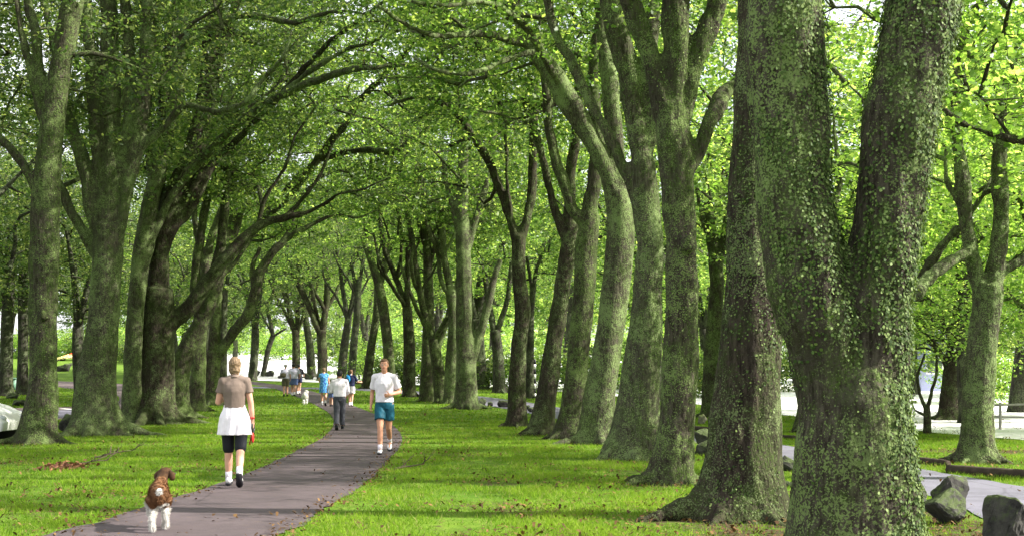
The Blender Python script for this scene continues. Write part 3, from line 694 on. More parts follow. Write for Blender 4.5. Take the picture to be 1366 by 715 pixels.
spec_tree('oak_tree', 'straight mid sized trunk half hidden between two rugged ones, fifth on the left', (262, 548),
  [(262, 535, 28), (264, 500, 25), (266, 450, 23), (272, 400, 21), (276, 350, 18)],
  [[(275, 355, 14), (286, 300, 12), (308, 240, 10), (320, 170, 8)], [(274, 365, 12), (262, 300, 10), (258, 230, 8)]],
  mat='bark', crown=(1, 1, 11.5, 5.5, 5, 4.5, 90, 140, .14, 6.4, kf(6.4)), voxel=.06)
spec_tree('oak_tree', 'trunk with a long limb sweeping right over the lady in white, innermost on the left', (281, 540),
  [(281, 525, 30), (282, 495, 26), (285, 470, 24)],
  [[(287, 480, 17), (298, 466, 16), (314, 442, 15), (332, 418, 15), (341, 390, 14), (348, 362, 13), (362, 340, 11), (385, 318, 9), (420, 298, 6), (450, 286, 4), (480, 290, 3), (505, 280, 2)], [(366, 334, 7), (388, 300, 6), (402, 262, 5), (430, 235, 3)], [(290, 385, 11), (318, 300, 10), (344, 215, 9), (360, 130, 8), (395, 60, 7), (420, 0, 5)], [(305, 270, 9), (322, 190, 9), (330, 110, 8), (326, 30, 6)], [(285, 475, 20), (286, 430, 18), (290, 380, 15), (300, 320, 13), (312, 250, 10)],
   [(341, 392, 9), (336, 360, 8), (345, 330, 6)], [(292, 375, 8), (320, 340, 7), (345, 300, 7), (380, 270, 8, -5), (433, 197, 11, -9), (457, 168, 11, -11), (487, 127, 9, -12), (536, 75, 8, -14), (560, 40, 6, -15)], [(345, 300, 9), (400, 230, 8, -6), (467, 200, 9, -10), (521, 196, 9, -12), (545, 181, 8, -12), (568, 163, 7, -12), (572, 138, 6, -12)]],
  mat='bark', crown=(1.2, 1, 11.5, 6, 5, 4.6, 110, 140, .14, 6.4, kf(6.6)), voxel=.06, leafmat='leaf')
LB = [
 ('narrow trunk at the extreme left edge, beside the green bin', (8, 528), [(8, 510, 22), (9, 450, 19), (12, 380, 17), (16, 300, 14)], [[(15, 320, 9), (4, 260, 8), (-10, 200, 6)], [(15, 310, 9), (26, 240, 8), (30, 160, 6)]]),
 ('thin upright trunk between the green bin and the nearest left trunk', (30, 526), [(30, 510, 18), (31, 450, 16), (31, 380, 15), (33, 300, 13)], [[(33, 310, 9), (40, 250, 7)], [(33, 320, 8), (20, 260, 6)]]),
 ('distant bare trunk seen between the second and third left trunks', (176, 506), [(177, 495, 16), (179, 460, 13), (184, 420, 11), (188, 380, 9)], [[(186, 395, 6), (178, 350, 5)], [(187, 390, 6), (198, 340, 5)]]),
 ('dark distant trunk just left of the walking lady', (296, 522), [(296, 510, 16), (297, 470, 14), (298, 430, 12), (300, 380, 10)], [[(300, 390, 7), (310, 340, 6)], [(300, 395, 7), (292, 340, 6)]]),
]
for i, (lab, base, tr, lm) in enumerate(LB):
    spec_tree('oak_tree', lab, base, tr, lm, mat='bark_far', crown=(0, 1, 10, 5.5, 5, 4.6, 80, 120, .16, 5.0), voxel=0, roots=3, leafmat='leaf_dark' if i < 2 else 'leaf')
print('hero trees', round(time.time() - T0, 1), 's')

# ---- copies: parkland trees further off
def proto_tree(name, h, r, wood, leafmat, nb, per, ls, zmin, seed, rz=.45, trunkr=.3):
    global RNG
    RNG = np.random.default_rng(seed); rs = random.Random(seed)
    root = bpy.data.objects.new(name, None); COL.objects.link(root)
    s = Soup(); zf = h * .28
    lean = rs.uniform(-.6, .6)
    q, rr = smooth_path([(0, 0, -.3), (0, 0, .3), (lean * .3, .1, zf * .6), (lean * .6, 0, zf)], [trunkr * 1.7, trunkr * 1.2, trunkr, trunkr * .95], .3)
    s.tube(q, rr, 12, .06); nodes = [q[-1]]
    for i in range(4):
        a = i * 1.57 + rs.uniform(-.5, .5); sp_ = rs.uniform(.12, .28) * h
        e = (lean * .6 + math.cos(a) * sp_, math.sin(a) * sp_, h * rs.uniform(.62, .8))
        mid = (lean * .6 + math.cos(a) * sp_ * .35, math.sin(a) * sp_ * .35, (zf + e[2]) / 2)
        q, rr = smooth_path([(lean * .6, 0, zf - .2), mid, e], [trunkr * .65, trunkr * .42, trunkr * .15], .4)
        s.tube(q, rr, 8, .05); nodes += list(q[2:])
    br, tips = grow_crown(nodes, (lean, 0, h * (1 - rz) + .3), (r, r, h * rz), nb, zmin)
    pts_, rv, subs, si = crown_points(tips, per, .9)
    for q, rr in br: s.tube(q, rr * 1.5, 4, cap=False)
    link('trunk', s.mesh('trunk'), M[wood], root)
    leaves_obj('crown', pts_, RNG.uniform(.7, 1.3, len(pts_)) * ls, rv, M[leafmat], root)
    return root
def copy_tree(o, parent=None):
    c = o.copy(); COL.objects.link(c)
    if parent is not None: c.parent = parent
    for ch in o.children: copy_tree(ch, c)
    return c
PRO = {
 'h': proto_tree('leafy_tree', 12, 4.6, 'bark', 'leaf_bright', 130, 230, .13, 2.4, 18, .44, .26),
 'a': proto_tree('woodland_tree', 14, 5.2, 'bark_far', 'leaf_bright', 90, 150, .24, 1.6, 11),
 'b': proto_tree('woodland_tree', 12, 4.6, 'bark_far', 'leaf', 90, 150, .24, 1.2, 12),
 'c': proto_tree('woodland_tree', 15, 5.5, 'bark_far', 'leaf_grey', 90, 150, .24, 2.4, 13),
 'd': proto_tree('oak_tree', 15, 5.8, 'bark_far', 'leaf', 110, 150, .16, 5.2, 14, .36, .36),
 'e': proto_tree('oak_tree', 16, 6.0, 'bark_far', 'leaf_dark', 120, 150, .16, 4.6, 15, .38, .34),
 'f': proto_tree('bush', 2.8, 2.6, 'bark_far', 'leaf_bright', 60, 150, .17, .2, 16, .5, .06),
 'g': proto_tree('bush', 2.6, 2.8, 'bark_far', 'leaf_dark', 60, 150, .17, .2, 17, .5, .06),
}
used = set()
rp = random.Random(3)
def put(k, x, y, label, cat, group, s=None, name=None):
    o = PRO[k] if k not in used else copy_tree(PRO[k]); used.add(k)
    o.location = (x, y, G(y)); o.rotation_euler = (0, 0, rp.uniform(0, 6.28)); sc = s or rp.uniform(.85, 1.2)
    o.scale = (sc * rp.uniform(.9, 1.1), sc, sc * rp.uniform(.92, 1.08))
    tag(o, label, cat, group); return o
# the wood that closes the far side of the pale field
for i in range(30):
    x = -62 + i * 5.6 + rp.uniform(-2, 2); y = rp.uniform(198, 216)
    put('abc'[rp.randrange(3)], x, y, 'leafy tree in the hazy bright wood along the far side of the pale field', 'tree', 'trees of the far wood', rp.uniform(1.2, 1.7))
for i in range(22):
    x = -58 + i * 7.2 + rp.uniform(-2.5, 2.5); y = rp.uniform(160, 194)
    put('fg'[i % 2 if i % 3 else 0], x, y, 'rounded bush at the foot of the far wood behind the pale field', 'bush', 'bushes along the far wood', rp.uniform(1.0, 1.7))
# right hand side, across the sunny lawn
for (x, y, k, s) in ((22, 74, 'a', .85), (31, 70, 'b', .95), (17, 92, 'b', 1.0), (27, 98, 'a', 1.1), (40, 96, 'c', 1.1), (12, 108, 'a', 1.0), (48, 82, 'a', 1.1), (36, 120, 'b', 1.2), (20, 128, 'a', 1.3), (5, 124, 'b', 1.1), (52, 120, 'a', 1.3), (-2, 140, 'a', 1.1), (-16, 150, 'a', 1.05), (-30, 146, 'b', .9)):
    put(k, x, y, 'bushy bright green tree beyond the sunny pale ground on the right', 'tree', 'bright trees beyond the pale ground', s)
for (x, y) in ((7, 66), (11.5, 80), (4, 96), (-6, 108), (-13, 118), (-2, 84)):
    put('d', x, y, 'avenue tree in the far part of the right row, among trunks behind the jogger', 'tree', 'far avenue trees on the right')
for (x, y, k, sc_) in ((-7.5, 92, 'g', .8), (-4.5, 90, 'f', .9), (-1.5, 86, 'g', .85), (1.5, 84, 'f', .7), (5.5, 84, 'g', 1.0), (8.5, 78, 'f', .8), (10.5, 70, 'g', .8), (13, 84, 'f', 1.2), (18, 80, 'g', 1.1), (-12, 106, 'f', .9), (22, 62, 'f', .8)):
    put(k, x, y, 'low bush at the near edge of the pale ground, glimpsed between the right row trunks', 'bush', 'bushes along the near edge of the pale ground', sc_)
# left hand park
for (x, y) in ((15, 44), (10.8, 47), (20, 53), (26, 47), (18, 64)):
    put('d', x, y, 'leafy tree on the open ground right of the road, behind the sunlit mossy tree', 'tree', 'trees on the open ground to the right')
for (x, y) in ((13, 33), (17.5, 38), (23, 35)):
    put('h', x, y, 'bright leafy tree filling the gap behind the sunlit mossy tree at the far right', 'tree', 'leafy trees at the far right', .85)
for (x, y) in ((-19, 36), (-25, 41), (-17, 29), (-24, 56), (-30, 62), (-23, 72), (-31, 80), (-38, 70), (-42, 84), (-36, 96), (-20, 104), (-28, 112), (-52, 96), (-33, 47), (-27, 120), (-38, 126), (-56, 118)):
    put('e', x, y, 'shaded parkland tree standing behind the left row beyond the lane', 'tree', 'parkland trees behind the left row')
for (x, y, k) in ((-43, 152, 'g'), (-61, 172, 'f'), (-54, 173, 'g'), (-57.5, 176, 'f'), (-51, 178, 'f'), (-64, 178, 'g'), (-66, 165, 'g'), (-48, 172, 'f'), (-74, 172, 'g')):
    put(k, x, y, 'low bush near the flower bed on the rise at the far left', 'bush', 'bushes round the flower bed')
for (x, y, k) in ((-50, 182, 'e'), (-60, 186, 'c'), (-70, 182, 'e'), (-80, 176, 'e'), (-90, 182, 'c')):
    put(k, x, y, 'tree on the rise behind the flower bed at the far left', 'tree', 'trees behind the flower bed', 1.2)
print('all trees', round(time.time() - T0, 1), 's')

# ================================================================== terrain sheet (after the trees: bare soil round them)
RNG = np.random.default_rng(99)
xs = np.concatenate([np.linspace(-420, -45, 26)[:-1], np.linspace(-45, -14, 63)[:-1], np.linspace(-14, 16, 121)[:-1], np.linspace(16, 60, 60)[:-1], np.linspace(60, 420, 24)])
ys = np.concatenate([np.arange(-60, 8, 1.0), np.arange(8, 48, .25), np.arange(48, 120, .5), np.arange(120, 601, 4.0)])
X, Y = np.meshgrid(xs, ys); Z = np.interp(Y, _fy, _fz)
ny, nx = X.shape
V = np.stack([X.ravel(), Y.ravel(), Z.ravel()], 1)
i = np.arange(ny - 1)[:, None] * nx + np.arange(nx - 1)[None]
Fq = np.stack([i, i + 1, i + nx + 1, i + nx], 2).ravel()
me = mesh_np('ground', V, Fq, 4, True)
def dirt_at(x, y):
    d = np.zeros_like(x)
    for (bx, by, r) in TREE_BASES:
        rr = np.hypot(x - bx, (y - by)); d = np.maximum(d, np.clip(1.15 - (rr - r * 1.1) / .55, 0, 1) * .72)
    # worn, leaf strewn ground below the big trunks on the near right
    d = np.maximum(d, np.clip((x - .2 - (16 - y) * .0) / 1.8, 0, 1) * np.clip((18.5 - y) / 3.5, 0, 1) * .6 * (x < 4.9))
    d = np.maximum(d, np.clip(1 - np.abs(y - 12.2) / 1.2, 0, 1) * (x > -1.5) * (x < 1) * .4)
    d = np.maximum(d, .75 * np.clip(1 - np.abs(x - (7.9 + (y - 24) * .15)) / 1.0, 0, 1) * (y > 23) * (y < 27) * 0)
    d = np.maximum(d, np.clip((x - 6.0) / 1.5, 0, 1) * np.clip(1 - np.abs(y - (27.0)) / 1.5, 0, 1) * .8)
    d = np.maximum(d, np.clip((x - 6.0) / 1., 0, 1) * np.clip(1 - np.abs(y - (22.0)) / 1.2, 0, 1) * .5)
    pn = np.sin(x * 1.1 + 1.7 * np.sin(y * .83 + 1)) * np.sin(y * .95 + 1.4 * np.sin(x * .61)) + .5 * np.sin(x * 4.1 + 2 * np.sin(y * 3.3)) * np.sin(y * 3.7 + 1.5 * np.sin(x * 2.9))
    d = np.maximum(d, np.clip(pn - .15, 0, .8) * .62 * np.clip((44 - y) / 18, .25, 1) * (y < 60))
    return d
dv = dirt_at(V[:, 0], V[:, 1])
at = me.attributes.new('dirt', 'FLOAT', 'POINT'); at.data.foreach_set('value', dv.astype(np.float32))
tag(link('ground', me, M['lawn']), kind='structure')

# ---- is a point on a paved strip?
def poly_of(qa, qb): return np.concatenate([qa[:, :2], qb[::-1, :2]])
POLYS = [poly_of(pqa, pqb), poly_of(rqa, rqb), poly_of(lqa, lqb)]
def inside(poly, x, y):
    c = np.zeros(len(x), bool); n = len(poly); j = n - 1
    for i in range(n):
        xi, yi = poly[i]; xj, yj = poly[j]
        if yi != yj:
            m = ((yi > y) != (yj > y)) & (x < (xj - xi) * (y - yi) / (yj - yi) + xi); c ^= m
        j = i
    return c
# ---- grass blades
def frustum_pts(n, y0, y1, margin=1.0, pw=1.0):
    y = y0 + (y1 - y0) * RNG.uniform(0, 1, n) ** pw; x = RNG.uniform(-1, 1, n) * (.385 * y + margin)
    return x, y
def grass(n, y0, y1, h, w, pw):
    x, y = frustum_pts(n, y0, y1, 1.0, pw)
    keep = ~inside(POLYS[0], x, y) & ~inside(POLYS[1], x, y) & ~inside(POLYS[2], x, y)
    edge = inside(POLYS[0], x + .16, y) | inside(POLYS[0], x - .16, y); keep &= ~(edge & (RNG.uniform(0, 1, n) < .55))
    keep &= dirt_at(x, y) < RNG.uniform(.2, .75, n)
    pl = np.interp(y, [28, 34, 44, 55, 70], [13, 12, 10.8, 9.8, 6.0]); keep &= ~((y > 28) & (x > pl))
    cl = np.array([mn.noise((a * .9, b_ * .9, 0)) + .5 * mn.noise((a * 4, b_ * 4, 5)) for a, b_ in zip(x, y)])
    keep &= cl > RNG.uniform(-.6, .35, n)
    x, y, cl = x[keep], y[keep], cl[keep]; n = len(x); z = GA(y)
    a = RNG.uniform(0, 6.283, n); hh = h * RNG.uniform(.5, 1.3, n) * (1 + .5 * cl); ww = w * (1 + y / 40)
    ln = RNG.normal(0, .6, (n, 2)) * hh[:, None]
    p = np.stack([x, y, z - .004], 1); sd = np.stack([np.cos(a), np.sin(a), np.zeros(n)], 1) * ww[:, None]
    tip = p + np.stack([ln[:, 0], ln[:, 1], hh], 1)
    Vv = np.stack([p - sd, p + sd, tip], 1).reshape(-1, 3)
    uv = np.repeat(np.stack([np.clip(.45 + cl * .8 + RNG.normal(0, .25, n), 0, 1), RNG.uniform(0, 1, n)], 1), 3, axis=0)
    return Vv, uv
g1, u1 = grass(520000, 11.5, 46, .055, .0045, 1.25)
g2, u2 = grass(90000, 44, 90, .07, .012, 1.0)
Vg = np.concatenate([g1, g2]); 
tag(link('grass', mesh_np('grass', Vg, np.arange(len(Vg)), 3, uv=np.concatenate([u1, u2])), M['blade']), kind='stuff')
# ---- fallen leaves
M['litter'] = leaf_mat('fallen_leaf', (.060, .034, .018), (.11, .062, .028), (.17, .10, .04), trans=1.0, tfac=.15, rough=.8, spec=.15)
def litter(n, y0, y1, size, dens):
    x, y = frustum_pts(n, y0, y1, 1.0, 1.3)
    cl = np.array([mn.noise((a * .45, b_ * .45, 7)) + .6 * mn.noise((a * 2.2, b_ * 2.2, 2)) for a, b_ in zip(x, y)])
    onp = inside(POLYS[0], x, y)
    nearp = inside(POLYS[0], x + .22, y) ^ inside(POLYS[0], x - .22, y)
    keep = cl > RNG.uniform(-.05, .95, n) - dirt_at(x, y) * 1.2 - nearp * .8
    keep &= ~(onp & ~nearp & (RNG.uniform(0, 1, n) < .72)); keep &= ~(inside(POLYS[1], x, y) & (RNG.uniform(0, 1, n) < .8))
    x, y = x[keep], y[keep]
    return np.stack([x, y, GA(y) + .035], 1), size * RNG.uniform(.6, 1.3, len(x))
lp1, ls1 = litter(34000, 11.5, 40, .058, 1); lp2, ls2 = litter(2500, 40, 80, .12, 1)
lp = np.concatenate([lp1, lp2]); lsz = np.concatenate([ls1, ls2])
o = leaves_obj('fallen_leaves', lp, lsz, RNG.uniform(0, 1, (len(lp), 2)), M['litter'], None, True, flat=.9, droop=0)
o['kind'] = 'stuff'
print('ground', round(time.time() - T0, 1), 's')
# ================================================================== PROPS
RNG = np.random.default_rng(5)
def ellipsoid(s, c, r, rot=None, nu=14, nv=9):
    V = []; 
    for i in range(nv + 1):
        ph = math.pi * i / nv
        for j in range(nu):
            th = 2 * math.pi * j / nu
            v = Vector((r[0] * math.sin(ph) * math.cos(th), r[1] * math.sin(ph) * math.sin(th), r[2] * math.cos(ph)))
            if rot is not None: v = rot @ v
            V.append((v.x + c[0], v.y + c[1], v.z + c[2]))
    Fs = []
    for i in range(nv):
        for j in range(nu):
            a = i * nu + j; b = i * nu + (j + 1) % nu
            Fs.append((a, a + nu, b + nu, b))
    s.add(V, Fs)
def box(s, c, h, rot=None):
    V = []
    for x in (-1, 1):
        for y in (-1, 1):
            for z in (-1, 1):
                v = Vector((x * h[0], y * h[1], z * h[2]))
                if rot is not None: v = rot @ v
                V.append((v.x + c[0], v.y + c[1], v.z + c[2]))
    s.add(V, [(0, 1, 3, 2), (4, 6, 7, 5), (0, 4, 5, 1), (2, 3, 7, 6), (0, 2, 6, 4), (1, 5, 7, 3)])
def bevel_obj(name, s, mat, parent=None, w=.01, seg=2, smooth=False):
    me = s.mesh(name, smooth); bm = bmesh.new(); bm.from_mesh(me)
    bmesh.ops.bevel(bm, geom=[e for e in bm.edges], offset=w, segments=seg, affect='EDGES', clamp_overlap=True)
    bm.to_mesh(me); bm.free(); me.update(); return link(name, me, mat, parent)
def rock_mat(name, a, b, mossc):
    m, nt, out = newmat(name); v = wpos(nt)
    c = mix(nt, ramp(nt, tex(nt, v, 7, 6, .75), .35, .65), a, b)
    g = N(nt, 'ShaderNodeNewGeometry'); sp = N(nt, 'ShaderNodeSeparateXYZ'); L(nt, g.outputs['Normal'], sp.inputs[0])
    f = math_(nt, 'ADD', math_(nt, 'MULTIPLY', sp.outputs[2], .35), tex(nt, v, 6, 6, .8))
    c = mix(nt, math_(nt, 'MULTIPLY', ramp(nt, f, .55, .75), .8), c, mossc)
    bb = N(nt, 'ShaderNodeBsdfPrincipled'); L(nt, c, bb.inputs['Base Color']); bb.inputs['Roughness'].default_value = .9; bb.inputs['Specular IOR Level'].default_value = .2
    bp = N(nt, 'ShaderNodeBump'); bp.inputs['Strength'].default_value = .8; bp.inputs['Distance'].default_value = .03
    L(nt, tex(nt, v, 28, 5, .8), bp.inputs['Height']); L(nt, bp.outputs[0], bb.inputs['Normal']); L(nt, bb.outputs[0], out.inputs[0]); return m
M['rock'] = rock_mat('basalt', (.026, .025, .025), (.082, .078, .07), (.07, .10, .028))
M['rock_pale'] = rock_mat('pale_rock', (.12, .11, .09), (.24, .22, .17), (.16, .20, .06))
def rock(label, px, py, wpx, hpx, seed, group='basalt boulders edging the road', mat='rock', name='rock', yaw=0, dep=.8):
    b = px2ground(px, py); k = b.y / F; w = wpx * k / 2; h = hpx * k
    rs = random.Random(seed)
    bm = bmesh.new()
    pts = []
    for _ in range(13):
        v = Vector((rs.gauss(0, 1), rs.gauss(0, 1), rs.gauss(0, 1))).normalized() * rs.uniform(.8, 1.12)
        pts.append(bm.verts.new((max(-.9, min(.9, v.x * 1.1)) * w * 1.05, max(-.9, min(.9, v.y)) * w * dep * 1.1, h * .42 + max(-.95, min(.8, v.z)) * h * .70)))
    r_ = bmesh.ops.convex_hull(bm, input=pts)
    bmesh.ops.delete(bm, geom=[g_ for g_ in r_['geom_interior'] if isinstance(g_, bmesh.types.BMVert)], context='VERTS')
    bmesh.ops.bevel(bm, geom=bm.edges[:], offset=w * .05, segments=1, affect='EDGES')
    bmesh.ops.triangulate(bm, faces=bm.faces[:])
    bmesh.ops.subdivide_edges(bm, edges=bm.edges[:], cuts=2, use_grid_fill=True)
    bmesh.ops.subdivide_edges(bm, edges=bm.edges[:], cuts=1, use_grid_fill=True)
    bm.normal_update()
    for v in bm.verts:
        p = v.co
        v.co = p + v.normal * (mn.noise(p * (2.2 / w) + Vector((seed, 0, 0))) * .07 * w + mn.noise(p * (8 / w)) * .05 * w)
    me = bpy.data.meshes.new('rock'); bm.to_mesh(me); bm.free()
    o = link(name, me, M[mat]); o.location = b; o.rotation_euler = (0, 0, yaw)
    tag(o, label, 'rock', group); return o
RK = [
 ('mossy boulder on the near roadside directly right of the creeper clad trunk', 1258, 698, 68, 50, 1),
 ('flat topped boulder tucked behind the mossy one at the roadside', 1266, 674, 56, 48, 2),
 ('dark narrow stone touching the creeper clad trunk at the roadside', 1221, 678, 34, 46, 3),
 ('large pointed boulder cut by the bottom right corner', 1342, 726, 88, 74, 4),
 ('blocky stone between the second trunk and the creeper clad trunk', 1049, 631, 26, 24, 5),
 ('low dark stone on the grass close left of the creeper clad trunk', 1052, 650, 22, 10, 6),
 ('stone on the roadside in the gap left of the second trunk', 942, 608, 34, 24, 8),
 ('dark stone beneath the gap stone, left of the second trunk', 941, 600, 34, 30, 9),
 ('squat stone right of the stout forked tree, by the far road', 643, 541, 12, 13, 10),
 ('small round stone beside the squat one by the far road', 654, 542, 8, 7, 11),
 ('sloping dark stone left of the V trunk tree by the far road', 672, 543, 20, 11, 12),
 ('dark stone right of the V trunk tree by the far road', 709, 550, 12, 8, 13),
 ('flat stone touching the foot of the V trunk tree', 703, 546, 10, 6, 14),
 ('stone to the left of the striped post', 683, 543, 8, 5, 15),
]
for i, a in enumerate(RK): rock(a[0], a[1], a[2], a[3], a[4], a[5])
RL = [
 ('pale rounded stone at the foot of the sunlit tree across the road', 1285, 612, 24, 22, 21, 'rock_pale'),
 ('pale tilted stone beside the rounded one at the foot of the sunlit tree', 1296, 614, 18, 13, 22, 'rock_pale'),
 ('small light stone at the foot of the slim pale trunk in the gap', 937, 566, 13, 15, 23, 'rock_pale'),
 ('light stone leaning on the trunk left of the striped post', 660, 524, 8, 8, 24, 'rock_pale')]
for a in RL: rock(a[0], a[1], a[2], a[3], a[4], a[5], 'light stones at tree feet', a[6])
RF = [
 ('dark boulder left of the thin crooked trunk at the path end', 339, 502, 17, 10, 31),
 ('dark boulder right of the thin crooked trunk at the path end', 359, 502, 14, 9, 32),
 ('small dark stone just left of the strolling group', 374, 505, 9, 6, 33),
 ('dark stone under the V shaped twin limbed trunk', 412, 506, 14, 10, 34),
 ('dark stone between two trunks behind the family', 443, 510, 12, 6, 35),
 ('low stone right of the boy in navy, at the field edge', 482, 513, 13, 7, 36),
 ('stone by the field edge behind the right arm of the jogger', 541, 518, 12, 6, 37)]
for a in RF: rock(a[0], a[1], a[2], a[3], a[4], a[5], 'dark boulders along the pale field')
RG = [
 ('mossy boulder between the first and second left trunks', 94, 578, 32, 28, 41), ('dark stone left of the flower bed lane, upper one', 90, 492, 15, 9, 42), ('long dark boulder beneath the flower bed', 84, 495, 20, 10, 43),
 ('boulder at the right end below the flower bed', 104, 497, 15, 8, 44), ('small dark stone on the lane verge left of the second trunk', 75, 526, 9, 9, 45), ('dark stone right of the second left trunk beside the lane', 168, 556, 16, 22, 46),
 ('stone on the verge left of the third left trunk', 182, 545, 12, 18, 47), ('pale verge stone behind the green bin', 16, 532, 18, 9, 48), ('flat stone on the verge right below the bin', 26, 541, 22, 8, 49), ('stone at the left edge above the parked car', 5, 546, 14, 8, 50),
 ('dark stone between distant trunks left of the walking lady', 180, 506, 14, 8, 51)]
for a in RG: rock(a[0], a[1], a[2], a[3], a[4], a[5], 'stones along the left lane')

# kerb logs across the road on the right
M['timber'] = simple('old_timber', (.055, .042, .032), .9, .35, 8, .15, .6)
def beam(label, p0, p1, h, w, zoff=0.0, sag=0):
    a = px2ground(*p0); b = px2ground(*p1); s = Soup()
    n = 14; pts = [a + (b - a) * t / n for t in range(n + 1)]
    pts = [(p.x, p.y, G(p.y) + h * .4 + mn.noise((t * .7, a.x, 0)) * .012) for t, p in enumerate(pts)]
    s.tube(pts, [h * .62 * (1 + .06 * mn.noise((t * .9, 3, 3))) for t in range(n + 1)], 8, .03)
    o = link('kerb_log', s.mesh('kerb_log'), M['timber']); tag(o, label, 'kerb log', 'timber kerb logs beyond the road'); return o
beam('long dark timber log edging the lawn in front of the sunlit tree', (1266, 630), (1420, 643), .13, .2)
beam('dark timber log along the verge left of the sunlit tree', (1213, 616), (1264, 622), .11, .2)
beam('short dark log on the verge seen between the third and second right trunks', (925, 574), (968, 578), .14, .2)
beam('dark log on the verge seen between the second trunk and the creeper clad trunk', (1036, 584), (1072, 587), .10, .2)

# green litter bin at the left
M['bin'] = simple('faded_green_paint', (.16, .30, .22), .5, .1, 6, .4)
M['steel'] = simple('grey_steel', (.25, .25, .26), .4, .1, 6, .5, 0, .6)
b = px2ground(18, 524); k = b.y / F
r = empty('litter_bin', 'pale green square litter bin on a post at the far left edge', 'bin', b)
s = Soup(); box(s, (0, 0, .50), (.25, .22, .31)); bevel_obj('bin_body', s, M['bin'], r, .02)
s = Soup(); box(s, (0, 0, .845), (.28, .25, .03)); bevel_obj('lid', s, M['bin'], r, .015)
s = Soup(); box(s, (0, 0, .09), (.05, .05, .12)); bevel_obj('post', s, M['steel'], r, .006)

# black and white striped post
b = px2ground(713, 531)
M['white'] = simple('white_paint', (.78, .78, .76), .5, .06, 5, .4); M['black'] = simple('black_paint', (.02, .02, .022), .5, .1, 5, .4)
r = empty('striped_post', 'black and white banded marker post beside the far road', 'post', b)
hh = 52 * b.y / F; nb = 8
for j in range(nb):
    s = Soup(); s.tube([(0, 0, j * hh / nb), (0, 0, (j + 1) * hh / nb)], [.085, .085], 14)
    link('band', s.mesh('band'), M['white' if j % 2 == 0 else 'black'], r)

# rail fence at the right edge
M['railw'] = simple('weathered_rail', (.30, .29, .26), .8, .25, 7, .2, .4)
a = px2ground(1332, 573); d0 = a.y
r = empty('rail_fence', 'low two rail wooden fence in front of the pale ground at the right edge', 'fence', a)
for j in range(4):
    s = Soup(); x = j * .95 + .05; s.tube([(x, 0, -.1), (x, 0, .80 + .02 * (j % 2))], [.045, .04], 8, .05); link('fence_post', s.mesh('fence_post'), M['railw'], r)
for z, dz in ((.72, .03), (.38, -.02)):
    s = Soup(); s.tube([(x, .055, z + dz * math.sin(x * 1.3)) for x in np.linspace(-.1, 3.1, 14)], [.03] * 14, 8, .06); link('rail', s.mesh('rail'), M['railw'], r)

# pavilion far behind on the right
M['wall'] = simple('pale_blue_wall', (.38, .42, .62), .8, .06, 2, .2); M['roof'] = simple('grey_roof', (.30, .31, .36), .7, .1, 3, .2); M['glass'] = simple('dark_glass', (.05, .06, .08), .15, .1, 2, .6)
b = Vector((25.8, 82, G(82)))
r = empty('pavilion', 'low bluish building seen past the small sapling beyond the pale ground', 'building', b)
s = Soup(); box(s, (0, 0, 1.3), (1.7, 2.5, 1.4)); bevel_obj('wall', s, M['wall'], r, .02)
s = Soup(); s.add([(-2.0, -2.9, 2.7), (2.0, -2.9, 2.7), (2.0, 2.9, 2.7), (-2.0, 2.9, 2.7), (-1.5, 0, 3.8), (1.5, 0, 3.8)], [(0, 1, 5, 4), (1, 2, 5), (2, 3, 4, 5), (3, 0, 4), (3, 2, 1, 0)]); link('roof', s.mesh('roof', False), M['roof'], r)
for j in range(2):
    s = Soup(); box(s, (-.9 + j * 1.8, -2.52, 1.5), (.5, .03, .5)); o = bevel_obj('window', s, M['white'], r, .008)
    s = Soup(); box(s, (-.9 + j * 1.8, -2.556, 1.5), (.42, .01, .42)); bevel_obj('pane', s, M['glass'], o, .002)

# flower bed on the rise at the far left
M['petal_r'] = simple('scarlet_petals', (.75, .07, .02), .6, .15, 3, .2); M['petal_y'] = simple('cream_petals', (.80, .72, .35), .6, .1, 3, .2); M['foliage'] = simple('bed_foliage', (.05, .11, .03), .8, .2, 3, .2)
b = px2ground(95, 481)
r = empty('flower_bed', 'mounded flower bed with a scarlet band above cream blossom on the far left', 'flower bed', b)
kk = b.y / F
def bedz(x, y): return max(0, 1 - (x / (24 * kk)) ** 2) * (.25 + .55 * min(1, (y + .5) / 3.0))
V = []; nx_, ny_ = 40, 14
for j in range(ny_):
    for i in range(nx_):
        x = -24 * kk + 48 * kk * i / (nx_ - 1); y = -.6 + 4.2 * j / (ny_ - 1); V.append((x, y, bedz(x, y) + .05 * mn.noise((x * 3, y * 3, 1)) - .02))
Fs = [(j * nx_ + i, j * nx_ + i + 1, (j + 1) * nx_ + i + 1, (j + 1) * nx_ + i) for j in range(ny_ - 1) for i in range(nx_ - 1)]
s = Soup(); s.add(V, Fs); link('soil_and_foliage', s.mesh('bed'), M['foliage'], r)
for nm, mt, y0, y1 in (('cream_blossom', 'petal_y', -.5, 1.4), ('scarlet_blossom', 'petal_r', 1.3, 3.4)):
    n = 5000; x = RNG.uniform(-1, 1, n) * 23 * kk; y = RNG.uniform(y0, y1, n)
    if nm[0] == 's':
        kp = x < 12 * kk; x, y = x[kp], y[kp]; n = len(x)
    z = np.array([bedz(a_, b_) for a_, b_ in zip(x, y)]) + RNG.uniform(.02, .22, n)
    leaves_obj(nm, np.stack([x, y, z], 1), np.full(n, .14), RNG.uniform(0, 1, (n, 2)), M[mt], r, flat=.2)

